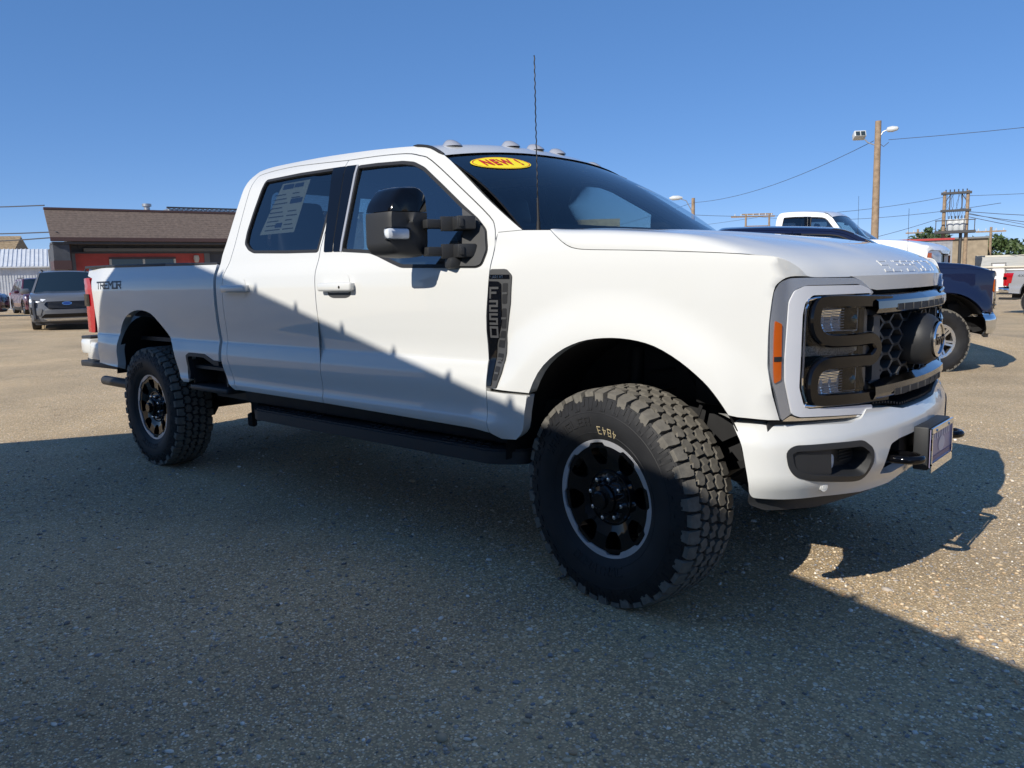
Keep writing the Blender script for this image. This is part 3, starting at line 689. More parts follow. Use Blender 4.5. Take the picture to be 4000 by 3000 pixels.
# ------------------------------------------------------------------ the truck itself
def build_pickup(root, paint_m, hero=False, style='tremor', chrome_bumper=False, lamp='c', tail='tall', step=.06, steer=0., second_row=True):
    PM=paint_m; st=step; parts={}
    TR=['plastic']
    for sg in (-1,1):
        near=(sg==-1); h=(0,sg,0); mp=sidemap(sg); s2=st if near else st*2.2
        # ---- front fender
        ftop=[(-.575,1.508),(-.433,1.510)]+spl(HCUT,3)
        o=spl(FGAP,2)[4:]+[(-.578,1.46)]+ftop+spl(LAMPE,3)+[(.674,.812),(.558,.820)]+spl(FARCH,3)[::-1]
        o=[q for q in o if not (q[1]<.829 and q[0]<.3)]
        i=max(range(len(o)),key=lambda k:o[k][0]<0 and o[k][1]<.9 and -o[k][1])
        f=panel('front_fender',inset(o,.0025),mp,s2*.75,.05,PM,root,(),h)
        ext=[(-.611,.826)]+[(-.607,.742),(-.597,.640),(-.53,.617),(-.443,.624)]+[q for q in spl(FARCH,3) if q[1]<.826 and q[0]<0][1:]+[(-.362,.826)]
        panel('fender_extension',inset(ext,.002),mp,s2*.75,.05,PM,f,(),h)
        # ---- doors
        fd=spl(FGAP,3)+spl(DTOP,3)[1:]+[(-1.868,1.47),(-1.868,1.187),(-1.862,.656)]
        d1=panel('front_door',inset(fd,.0025),mp,s2*.75,.03,PM,root,[rnd(FWIN,.02,3)],h,rows=CREASE if near and hero else ())
        rd=[(-1.862,.656),(-1.868,1.187),(-1.868,1.47)]+spl(DTOP2,3)+spl(DREAR,3)[1:]
        d2=panel('rear_door',inset(rd,.0025),mp,s2*.75,.03,PM,root,[rnd(RWIN,.02,3)],h,rows=CREASE if near and hero else ())
        cs=spl(CABR,3)+spl(CABT,3)[1:]+spl(DTOP,3)[::-1][:0]
        dl=spl(DTOP,3)+spl(DTOP2,3)[1:]+spl(DREAR,3)[1:]
        cabo=spl(CABR,3)+spl(CABT,3)[1:]+[(-.57,1.506),(-.580,1.47)]+dl[1:]
        panel('cab_side',inset(cabo,.0025),mp,s2*.75,.04,PM,root,(),h,rows=CREASE if near and hero else ())
        # ---- side glass with rubber seals
        for W_,gm,dr in ((FWIN,'wfront',d1),(RWIN,'wrear',d2)):
            r1=rnd(W_,.02,3)
            g=panel('side_window',inset(r1,.004),mp,.12,.004,MT[gm],dr,(),h,lift=-.010)
            panel('window_seal',inset(r1,-.004),mp,.2,.012,MT['rubber'],dr,[inset(r1,.013)],h,lift=.001)
        panel('pillar_trim',rnd([(-1.965,1.938),(-1.850,1.935),(-1.752,1.470),(-1.828,1.471)],.004,1),mp,.06,.012,MT['gloss'],d2,(),h,lift=.004)
        panel('pillar_trim',rnd([(-1.846,1.935),(-1.748,1.931),(-1.682,1.468),(-1.746,1.470)],.004,1),mp,.06,.012,MT['gloss'],d1,(),h,lift=.004)
        panel('pillar_strip',rnd([(-1.748,1.930),(-1.732,1.929),(-1.668,1.467),(-1.684,1.468)],.003,1),mp,.06,.012,MT['machined'] if hero else MT['rubber'],d1,(),h,lift=.006)
        # ---- door handles
        for dr,x0 in ((d1,-1.655),(d2,-2.675)):
            mb=MB(); z0=1.287; y0=float(Ys(x0,z0))
            mb.box((x0,sg*(y0+.026),z0),(.285,.028,.046),bev=.013,seg=3)
            mb.box((x0-.11,sg*(y0+.010),z0),(.05,.04,.040),bev=.008); mb.box((x0+.11,sg*(y0+.010),z0),(.05,.04,.040),bev=.008)
            hd=mb.build('handle',[PM],dr)
            if hero:
                panel('handle_recess',rnd([(x0-.085,z0+.055),(x0+.085,z0+.055),(x0+.10,z0-.045),(x0+.06,z0-.058),(x0-.06,z0-.058),(x0-.10,z0-.045)],.03,4),mp,.03,.001,MT['pl_grey'] if dr==d1 else PM,dr,(),h,lift=.0012)
                panel('recess_dish',rnd([(x0-.09,z0+.060),(x0+.09,z0+.060),(x0+.105,z0-.030),(x0-.105,z0-.030)],.03,4),mp,.03,.001,PM,dr,(),h,lift=.0022)
                if dr==d1: MB().cyl((x0+.055,sg*(y0+.038),z0-.002),(x0+.055,sg*(y0+.0412),z0-.002),.0075,16).build('lock_cylinder',[MT['gloss']],hd)
        # ---- box side
        bt=[(-2.962,1.443),(-2.962,1.346),(-2.972,1.182),(-2.980,1.02),(-2.968,.95),(-2.968,.82),(-3.039,.822),(-3.154,.858),(-3.35,.858),(-3.392,.835),(-3.378,.69),(-3.40,.664)]
        bo=bt+spl(RARCH,3)[::-1]+[(-4.56,.70),(-4.945,.713)]+[(-4.925,.894),(-4.962,.955),(-4.930,1.20),(-4.955,1.385),(-5.085,1.405),(-5.105,1.476)]+[(-4.687,1.474),(-3.679,1.459)]
        b=panel('box_side',inset(bo,.002),mp,s2*.8,.06,PM,root,(),h,rows=CREASE if near and hero else ())
        mb=MB(); P_=[(-5.10,1.479),(-4.687,1.477),(-3.679,1.462),(-2.965,1.446)]
        for a_,c_ in zip(P_[:-1],P_[1:]):
            mb.bar((a_[0],sg*.925,a_[1]-.004),(c_[0],sg*.925,c_[1]-.004),.075,.020,bev=.006)
        mb.build('box_rail',[MT['plastic']],b)
        # step recess behind the cab
        mb=MB(); mb.box((-3.16,sg*.87,.77),(.46,.16,.02)); mb.box((-3.16,sg*.79,.70),(.46,.02,.30)); mb.box((-3.385,sg*.88,.74),(.02,.16,.16)); mb.box((-2.96,sg*.88,.74),(.02,.14,.16))
        mb.box((-3.17,sg*.90,.632),(.50,.16,.04),bev=.015)
        mb.build('side_step',[MT['plastic']],b)
        panel('step_trim',rnd([(-3.405,.848),(-3.36,.868),(-3.15,.868),(-3.035,.832),(-2.97,.832),(-2.97,.80),(-3.03,.80),(-3.16,.845),(-3.36,.845),(-3.38,.83),(-3.366,.69),(-3.392,.69)],.006,2),mp,.06,.03,MT['plastic'],b,(),h,lift=.004)
        # ---- tail lamp wrapping the corner
        tp=np.array([(-4.92,.965),(-5.05,.974),(-5.13,.966),(-5.185,.935),(-5.205,.88),(-5.208,.80)])
        tS=np.r_[0,np.cumsum(np.hypot(*np.diff(tp,axis=0).T))]
        def tmap(s,z,off=0.0,tp=tp,tS=tS,sg=sg): return (np.interp(s,tS,tp[:,0])-off*sm(.05,.2,s)+0*z, sg*(np.interp(s,tS,tp[:,1])+off*.6)+0*z, z+0*s)
        Z0,Z1=.952,1.392
        tl=panel('tail_lamp',rnd([(.065,Z0),(.335,Z0+.01),(.335,Z1-.01),(.085,Z1),(.03,1.22)],.02,3),tmap,.03,.05,MT['red'],root,(),(-.7,sg*.7,0))
        panel('lamp_divider',rnd([(.10,1.168),(.335,1.168),(.335,1.262),(.10,1.262)],.008,2),lambda s,z:tmap(s,z,.012),.03,.05,MT['gloss'],tl,(),(-.7,sg*.7,0))
        # ---- wheel housings
        for cx,yi in ((.04,.55),(-4.04,.58)):
            mb=MB(); n=20; R_=.575 if cx>-1 else .60; vs=[];fs=[]
            for k in range(n+1):
                t=math.radians((28 if cx>-1 else 14)+(150 if cx>-1 else 152)*k/n)
                for yy in (.972,yi): vs.append((cx+R_*math.cos(t),sg*yy,.50+R_*math.sin(t)))
            for k in range(n): fs.append([2*k,2*k+1,2*k+3,2*k+2])
            vs.append((cx,sg*yi,.5)); c0=len(vs)-1
            for k in range(n): fs.append([2*k+1,c0,2*k+3])
            mb.add(vs,fs,0,True); mb.build('wheel_housing',[MT['dark']],root,fix=False)
        # ---- running board
        mb=MB(); yo=.985; L0,L1=-2.74,-.47
        ol=rnd([(L0,.80),(L0+.02,.90),(L0+.14,yo),(L1-.14,yo),(L1-.02,.90),(L1,.80),(L1-.05,.74),(L0+.05,.74)],.06,5)
        mb.poly_ext(ol,lambda u,v,w:(u,sg*v,.548 if w else .490),0)
        mb.poly_ext(inset(ol,.012),lambda u,v,w:(u,sg*v,.556 if w else .545),0)
        rb=mb.build('running_board',[MT['plastic']],root,sharp=30)
        for a_,b_ in ((-2.58,-1.95),(-1.55,-1.15),(-.98,-.62)):
            k=int((b_-a_)/.055); mb=MB()
            for i in range(k):
                for j in range(4): mb.box((a_+i*.055+(.027 if j%2 else 0),sg*(.80+.045*j),.558),(.036,.022,.006),bev=.002,seg=1)
            if hero and near: tag(mb.build('grip_tread',[MT['dark']],rb),kind='stuff')
        mb=MB()
        for x_ in (-2.45,-1.7,-.75): mb.box((x_,sg*.72,.53),(.06,.16,.05)); mb.box((x_,sg*.66,.58),(.06,.05,.12))
        mb.build('bracket',[MT['dark']],rb)
        # rocker under the sill
        mb=MB(); mb.box((-1.68,sg*.86,.62),(2.3,.10,.10),bev=.02); mb.build('rocker_panel',[MT['dark']],root)
        # ---- mirror on double arms
        mo=[(-1.275,1.716),(-1.12,1.722),(-1.067,1.695),(-1.052,1.60),(-1.056,1.45),(-1.085,1.412),(-1.20,1.412),(-1.345,1.424),(-1.388,1.458),(-1.385,1.60),(-1.358,1.652)]
        mo=[(1.05+(-a_-1.05)*.61,z_) for a_,z_ in mo]; ro=rnd(mo,.025,4); cy=1.15; cz=1.565
        def mir(zlo,zhi,name,m_,par):
            vs=[];fs=[]; n=len(ro); lay=[(-1.012,.97),(-1.0,1.0),(-.93,1.0),(-.89,.99),(-.866,.975),(-.852,.945),(-.844,.90),(-.840,.5),(-.839,.02)]
            for (xx,k) in lay:
                for (a_,z_) in ro: vs.append((xx-.045-.040*(a_-1.05)/.33,sg*(cy+(a_-cy)*k),cz+(z_-cz)*k))
            for i in range(len(lay)-1):
                for j in range(n): fs.append([i*n+j,i*n+(j+1)%n,(i+1)*n+(j+1)%n,(i+1)*n+j])
            fs.append(list(range(n))); fs.append([(len(lay)-1)*n+j for j in range(n)][::-1])
            me=MB().add(vs,fs,0,True).mesh(name,[m_],True); bm=bmesh.new(); bm.from_mesh(me)
            for zc_,no in ((zlo,(0,0,-1)),(zhi,(0,0,1))):
                r_=bmesh.ops.bisect_plane(bm,geom=bm.verts[:]+bm.edges[:]+bm.faces[:],plane_co=(0,0,zc_),plane_no=no,clear_outer=True)
                ed=[e for e in r_['geom_cut'] if isinstance(e,bmesh.types.BMEdge)]
                if ed: bmesh.ops.edgeloop_fill(bm,edges=ed)
            bm.to_mesh(me); bm.free(); me.set_sharp_from_angle(angle=math.radians(50)); return link(name,me,par)
        mh=mir(1.0,1.606,'side_mirror',MT['plastic'],root)
        mir(1.609,2.0,'mirror_cap',MT['gloss'],mh)
        mb=MB(); mb.box((-.920,sg*1.213,1.512),(.05,.105,.046),Matrix.Rotation(math.radians(-sg*-14),3,'Z'),bev=.012); mb.build('turn_signal',[MT['reflector']],mh)
        mb=MB(); mb.box((-.913,sg*1.214,1.512),(.055,.115,.058),Matrix.Rotation(math.radians(-sg*-14),3,'Z'),bev=.014); mb.build('signal_lens',[MT['clear']],mh)
        mb=MB()
        for z_,za in ((1.555,1.545),(1.435,1.430)):
            mb.box((-.85,sg*1.03,z_),(.060,.14,.040),Matrix.Rotation(sg*.30,3,'Z'),bev=.007)
            mb.box((-.755,sg*.972,z_),(.13,.085,.058),Matrix.Rotation(sg*.55,3,'Z'),bev=.006); mb.box((-.742,sg*1.008,z_),(.085,.02,.036),Matrix.Rotation(sg*.55,3,'Z'),bev=.003)
            mb.box((-.805,sg*.995,z_),(.018,.10,.064),Matrix.Rotation(sg*.45,3,'Z'),bev=.003)
        mb.box((-.80,sg*.99,1.383),(.08,.07,.05),Matrix.Rotation(sg*.4,3,'Z'),bev=.014)
        mb.build('mirror_arms',[MT['plastic']],mh)
        panel('mirror_mount',rnd([(-.83,1.628),(-.717,1.570),(-.648,1.515),(-.622,1.43),(-.634,1.372),(-.66,1.365),(-.80,1.368),(-.77,1.44),(-.79,1.54)],.01,2),mp,.05,.02,MT['pl_grey'],d1,(),h,lift=.008)
        # ---- fender vent badge
        if hero:
            vo=rnd([(-.572,1.350),(-.488,1.349),(-.457,1.322),(-.464,1.21),(-.492,1.072),(-.492,.994),(-.512,.905),(-.538,.843),(-.606,.838),(-.609,1.09),(-.588,1.25)],.008,2)
            fv=panel('fender_vent',vo,mp,.03,.03,MT['pl_grey'],f,(),h,lift=.007)
            bo_=rnd([(-.578,1.300),(-.525,1.298),(-.509,1.286),(-.512,1.13),(-.532,1.075),(-.549,1.035),(-.553,1.0),(-.566,.850),(-.600,.846),(-.603,1.09),(-.584,1.25)],.005,2)
            panel('badge_plate',bo_,mp,.03,.008,MT['gloss'],fv,(),h,lift=.011)
            sl=[[(-.503,1.29),(-.474,1.291),(-.480,1.205),(-.507,1.204)],[(-.508,1.185),(-.483,1.185),(-.490,1.10),(-.518,1.10)],[(-.520,1.09),(-.492,1.09),(-.503,1.015),(-.545,1.018)],[(-.545,.992),(-.505,.99),(-.515,.945),(-.550,.945)],[(-.552,.935),(-.519,.933),(-.533,.875),(-.560,.873)]]
            for q in sl:
                panel('vent_slot',rnd(q,.006,2),mp,.03,.002,MT['rubber'],fv,(),h,lift=.0082)
                a_=np.array(q); mid=(a_[0]+a_[3])/2; mid2=(a_[1]+a_[2])/2
                panel('vent_fin',[tuple(mid+[0,.005]),tuple(mid2+[0,.005]),tuple(mid2-[0,.004]),tuple(mid-[0,.004])],mp,.03,.004,MT['pl_grey'],fv,(),h,lift=.011)
            # upright lettering runs down the plate
            if not near: continue
            mb=MB()
            def fb(u,v,w): # u runs down, v runs forward
                x=-.570+v; z=1.285-u; x+=np.interp(z,[1.09,1.25,1.30],[-.012,.0,.004]); y=float(Ys(x,z))+.011+(.004 if w else -.002); return (x,sg*y,z)
            def fup(u,v,w): return fb(v*0+ (0),0,w)
            for k,ch in enumerate('F250'):
                def fl(u,v,w,k=k): return fb(.008+k*.056+(.046-v), .004+u, w)
                letters(mb,ch,.040,.040,0,fl,1.45)
            mb.build('vent_lettering',[MT['pl_grey']],fv,sharp=20)
            panel('trim_badge',[(-.574,1.327),(-.467,1.325),(-.466,1.308),(-.575,1.310)],mp,.03,.004,MT['gloss'],fv,(),h,lift=.010)
            mb=MB(); letters(mb,'LARIAT',.0085,.010,.0042,lambda u,v,w:(-.568+u,sg*(float(Ys(-.52,1.315))+.010+(.0025 if w else 0)),1.3125+v),1.0); mb.build('badge_letters',[MT['chrome']],fv,sharp=20)
            # tailgate-end decal
            mb=MB(); letters(mb,'TREMOR',.060,.048,.018,lambda u,v,w:(-4.805+u,sg*(float(Ys(-4.805+u,1.305+v))+.0005+(.0015 if w else -.001)),1.305+v),1.5); mb.build('side_decal',[MT['decal']],b,sharp=20)
    # ---------------- roof and glass
    def roofmap(u,v):
        xe=-2.885+u*1.825; ze=ROOFE(xe); ye=green(ze)
        x=-2.885+u*(1.825+.095*(1-v*v)); k=sm(0,.05,u)
        return (x, v*ye, ze+.052*(1-np.abs(v)**2.4)*(.35+.65*k)-.004)
    rf=grid('roof',roofmap,np.r_[np.linspace(0,.08,8),np.linspace(.12,.9,18),np.linspace(.92,1,8)],np.linspace(-1,1,33),PM,root,(0,0,1))
    ztr=float(ROOFE(-1.06)); 
    def wsmap(u,v):
        xt=-1.063+.097*(1-v*v); zt=ztr+.052*(1-np.abs(v)**2.4)-.010; yt=v*(float(green(ztr))-.004)
        xb=-.436+.20*(1-v*v); zb=1.504+0*v; yb=v*.928
        b_=.022*np.sin(np.pi*u); return (xt+(xb-xt)*u+b_, yt+(yb-yt)*u, zt+(zb-zt)*u+b_)
    ws=grid('windscreen',wsmap,np.linspace(0,1,14),np.linspace(-1,1,25),MT['wshield'],root,(1,0,1))
    def frit(name,u0,u1,v0,v1):
        return grid(name,lambda u,v:tuple(q+o_ for q,o_ in zip(wsmap(u,v),(-.004,0,-.006))),np.linspace(u0,u1,4 if u1-u0<.2 else 14),np.linspace(v0,v1,25 if v1-v0>.5 else 3),MT['rubber'],ws,(1,0,1))
    frit('glass_border',0,.045,-1,1); frit('glass_border',.045,1,-1,-.965); frit('glass_border',.045,1,.965,1); frit('glass_border',.93,1,-.965,.965)
    for sg in (-1,1):
        mb=MB(); P_=[(x_,sg*(float(green(ROOFE(x_)))+.001),float(ROOFE(x_))+.001) for x_ in np.linspace(-1.34,-1.06,8)]
        mb.tube(P_,[.002]+[.008]*6+[.005],6); mb.build('roof_ditch_strip',[MT['rubber']],rf)
    # clearance lamps
    if hero:
        for y_ in (-.60,-.20,0,.20,.60):
            v=y_/.72; x_=-1.205+.06*(1-v*v); z_=float(roofmap(np.array((x_+2.885)/(1.825+.095*(1-v*v))),np.array(v))[2])
            mb=MB()
            vs=[];fs=[]; lay=[(0,.046,.046),(.010,.043,.043),(.026,.028,.030),(.033,.018,.022),(.034,.0,.0)]; n=14
            for h_,a_,b_ in lay:
                for k in range(n): t=2*math.pi*k/n; vs.append((x_-h_*.4+a_*1.25*math.cos(t),y_+b_*math.sin(t),z_-.004+h_))
            for i in range(4):
                for k in range(n): fs.append([i*n+k,i*n+(k+1)%n,(i+1)*n+(k+1)%n,(i+1)*n+k])
            mb.add(vs,fs,0,True); L=mb.build('clearance_lamp',[MT['lampcap']],rf)
    # rear wall of the cab with window
    def rw(y,z): return (-2.895+.03*np.clip((z-1.5),-1,1)+0*y, y+0*z, z+0*y)
    cw=panel('cab_back',rnd([(-.93,.70),(.93,.70),(.94,1.48),(.70,1.995),(-.70,1.995),(-.94,1.48)],.05,4),rw,.2,.02,PM,root,[rnd([(-.66,1.54),(.66,1.54),(.60,1.90),(-.60,1.90)],.05,4)],(-1,0,0))
    panel('rear_window',rnd([(-.67,1.53),(.67,1.53),(.61,1.91),(-.61,1.91)],.05,4),rw,.3,.004,MT['wfront'],cw,(),(-1,0,0),lift=-.004)
    # ---------------- hood
    hu=np.r_[np.linspace(0,.7,26),np.linspace(.72,.95,16),np.linspace(.958,1,10)]; hv=np.r_[-np.r_[1-.12*np.linspace(0,1,18)**1.8,.85,.80,.76],np.linspace(-.72,.72,37),np.r_[1-.12*np.linspace(0,1,18)**1.8,.85,.80,.76][::-1]]
    if not hero: hu=hu[::3] if hu[::3][-1]==1 else np.r_[hu[::3],1]; hv=hv[::2]
    hd=grid('hood',hoodpt,hu,hv,PM,root,(0,0,1))
    yn=HC_S[-1][2]
    panel('hood_nose',clean([(-.60,1.2905),(.60,1.2905),(.565,1.283),(.52,1.262),(.47,1.243),(.42,1.237),(-.42,1.237),(-.47,1.243),(-.52,1.262),(-.565,1.283)]),lampmap(-1,-.011),.03,.05,PM,hd,(),(1,0,0),lift=.001)
    for sg in (-1,1):
        mb=MB(); P_=[(x_,sg*(y_-.030),z_-.022) for x_,z_,y_ in HC_S[2:48:3]]; mb.tube(P_,.011,6); mb.build('hood_seal',[MT['rubber']],hd)
    # raised word on the nose
    if hero:
        def hp(y,dist):
            ya=np.abs(y); lx=np.interp(ya,LQ[:,1],LQ[:,0])-.012; z=ZTOP(np.array(dist)); return float(lx-dist),float(z)
        mb=MB()
        def fh(u,v,w):
            y=-.335+u; dist=.008+ (v/.062)*.034; x,z=hp(y,dist); n_=np.array([.75,0,.66])*(.0028 if w else -.002); return (x+n_[0],y,z+n_[2])
        letters(mb,'SUPER',.054,.056,.018,fh,.95); mb.build('raised_letters',[PM],hd,sharp=20); mb=MB()
        def fh2(u,v,w): return fh(u+.39,v,w)
        letters(mb,'DUTY',.054,.056,.018,fh2,.95)
        mb.build('raised_letters',[PM],hd,sharp=20)
    # cowl
    mb=MB(); mb.box((-.34,0,1.475),(.34,1.74,.03)); mb.box((-.25,0,1.40),(.04,1.8,.14)); cwl=mb.build('cowl',[MT['plastic']],root)
    mb=MB(); mb.tube([(-.30,-.05,1.515),(-.36,-.25,1.528),(-.46,-.72,1.535)],.011,6); mb.tube([(-.30,.62,1.515),(-.32,.35,1.528),(-.33,-.02,1.535)],.011,6); mb.box((-.29,-.05,1.512),(.07,.05,.03),bev=.01); mb.box((-.30,.62,1.512),(.07,.05,.03),bev=.01)
    mb.build('wiper',[MT['rubber']],cwl)
    # antenna on the fender top
    if hero or chrome_bumper:
        mb=MB(); mb.cyl((-.395,-.885,1.505),(-.395,-.885,1.545),.011,10,r2=.008); mb.tube([(-.395,-.885,1.54),(-.397,-.885,1.64)],[.0065,.0048],8)
        path=[];n=150
        for i in range(n+1):
            t=i/n; z_=1.64+t*.57; path.append((-.397-.004*t+.0011*math.cos(t*110),-.885+.0011*math.sin(t*110),z_))
        mb.tube(path,.0026,5); mb.build('antenna',[MT['rubber']],root)
    # ---------------- grille, lamps
    build_front(root,PM,hero,chrome_bumper,lamp)
    # ---------------- chassis
    mb=MB()
    for sg in (-1,1):
        mb.box((-2.2,sg*.45,.62),(5.9,.09,.20)); mb.box((.55,sg*.45,.66),(.42,.09,.14))
    for x_ in (.45,-1.0,-2.3,-3.2,-4.7): mb.box((x_,0,.62),(.12,.9,.14))
    mb.box((-1.4,0,.72),(2.6,1.5,.10)); mb.box((-4.0,0,.80),(2.0,1.25,.06))
    mb.box((-1.1,-.05,.55),(1.0,.5,.26),bev=.05); mb.box((-2.6,.3,.56),(1.1,.4,.22),bev=.05)
    mb.build('chassis_frame',[MT['dark']],root)
    mb=MB()
    for x_ in (0,-4.06):
        mb.cyl((x_,-.72,.43),(x_,.72,.43),.055,12); mb.lathe([(.001,-.16),(.12,-.13),(.17,0),(.12,.13),(.001,.16)],16,c=(x_,.18 if x_==0 else 0,.43))
    mb.cyl((-.1,.18,.46),(-3.9,0,.46),.045,10)
    mb.build('axle',[MT['dark']],root)
    mb=MB()
    for sg in (-1,1):
        for k in range(1): mb.tube([(.0+.075*math.cos(t),sg*.50+.075*math.sin(t),.56+.36*t/(2*math.pi*5)) for t in np.linspace(0,2*math.pi*5,90)],.011,6)
        mb.cyl((-.14,sg*.60,.45),(-.12,sg*.55,1.0),.032,10); mb.tube([(.12,sg*.62,.98),(.22,sg*.6,.80),(.16,sg*.66,.55)],.009,6)
        mb.bar((.05,sg*.55,.40),(-.9,sg*.42,.58),.06,.07); mb.box((.28,sg*.58,.86),(.16,.12,.14),bev=.02)
    mb.cyl((.16,-.62,.44),(.16,.60,.50),.022,10); mb.cyl((.30,-.60,.50),(.30,.40,.56),.020,10); mb.bar((.52,-.60,.60),(.30,-.52,.52),.05,.03)
    mb.build('front_suspension',[MT['dark'],],root)
    for sg in (-1,1):
        mb=MB(); mb.bar((-3.3,sg*.55,.50),(-4.06,sg*.55,.38),.07,.035); mb.bar((-4.06,sg*.55,.38),(-4.85,sg*.55,.56),.07,.035); mb.box((-3.28,sg*.55,.47),(.10,.09,.24),bev=.02); mb.cyl((-3.85,sg*.62,.36),(-3.6,sg*.5,.80),.03,10)
        mb.box((-3.30,sg*.60,.36),(.07,.05,.10),bev=.02); mb.build('leaf_spring',[MT['dark']],root)
    mb=MB(); mb.lathe([(.034,-.0),(.040,0),(.040,.62),(.034,.62)],20,axis='x',c=(-5.42,-.76,.515)); mb.tube([(-4.82,-.76,.515),(-4.5,-.72,.56),(-4.2,-.60,.68),(-3.4,-.5,.60)],.036,12)
    mb.build('exhaust_tip',[MT['plastic']],root)
    # ---------------- box, tailgate, rear bumper
    mb=MB(); mb.box((-4.03,0,.92),(2.12,1.66,.03))
    for sg in (-1,1):
        mb.box((-4.03,sg*.86,1.30),(2.12,.03,.30)); 
        mb.box((-4.06,sg*.66,1.13),(1.2,.30,.10),bev=.03)
    mb.box((-2.985,0,1.18),(.03,1.80,.52)); mb.build('cargo_box',[MT['plastic']],root)
    mb=MB(); mb.box((-5.10,0,1.19),(.06,1.56,.56),bev=.02); tg=mb.build('tailgate',[PM],root)
    for sg in (-1,1): MB().box((-5.06,sg*.80,1.19),(.10,.17,.55),bev=.02).build('rear_corner',[PM],root)
    mb=MB()
    for sg in (-1,1):
        mb.box((-5.23,sg*.80,.835),(.20,.34,.13),bev=.03,mi=0); mb.box((-5.05,sg*.935,.80),(.34,.05,.15),Matrix.Rotation(-sg*.0,3,'Z'),bev=.02,mi=0)
    mb.box((-5.27,0,.83),(.16,1.40,.14),bev=.03,mi=0); mb.box((-5.25,0,.905),(.20,1.9,.025),bev=.008,mi=1); mb.box((-5.12,0,.70),(.42,1.86,.07),bev=.02,mi=1)
    mb.build('rear_bumper',[MT['chrome'] if chrome_bumper else PM,MT['plastic']],root)
    mb=MB(); mb.bar((-4.6,-.90,.69),(-5.4,-.93,.685),.05,.05,bev=.01); mb.build('bumper_valance',[MT['plastic']],root)
    # ---------------- cabin
    build_cabin(root,hero,second_row)
    # ---------------- wheels
    for x_,yc,s_ in ((0,.85,steer),(-4.06,.85,0.)):
        for sg in (-1,1):
            w_=wheel(root,x_,sg*yc,.430,style,s_,sg,True,spin=.35*x_+ (.2 if sg<0 else .9))
            if hero and sg<0:
                sp=.35*x_+.2
                def pol(a0,r0,sgn,flip,off=0):
                    def f(u,v,w):
                        r=r0-v if flip else r0+v; a=a0+sgn*u/r0+sp; y=np.interp(r,[.262,.295,.335,.375],[.128,.141,.147,.143])+(.0028 if w else -.003)+off; return (r*math.cos(a),-y,r*math.sin(a))
                    return f
                mb=MB(); letters(mb,'WRANGLER',.024,.030,.012,pol(math.radians(151),.303,-1,False),1.1); mb.build('sidewall_lettering',[MT['tyre']],w_,sharp=20)
                mb=MB(); letters(mb,'DURATRAC',.024,.030,.012,pol(math.radians(240),.303,1,True),1.1); mb.build('sidewall_lettering',[MT['tyre']],w_,sharp=20)
                if x_==0:
                    mb=MB(); letters(mb,'4843',.016,.030,.012,pol(math.radians(73),.296,1,True,-.0015),.55); mb.build('chalk_mark',[MT['chalk']],w_,sharp=20)
    return root

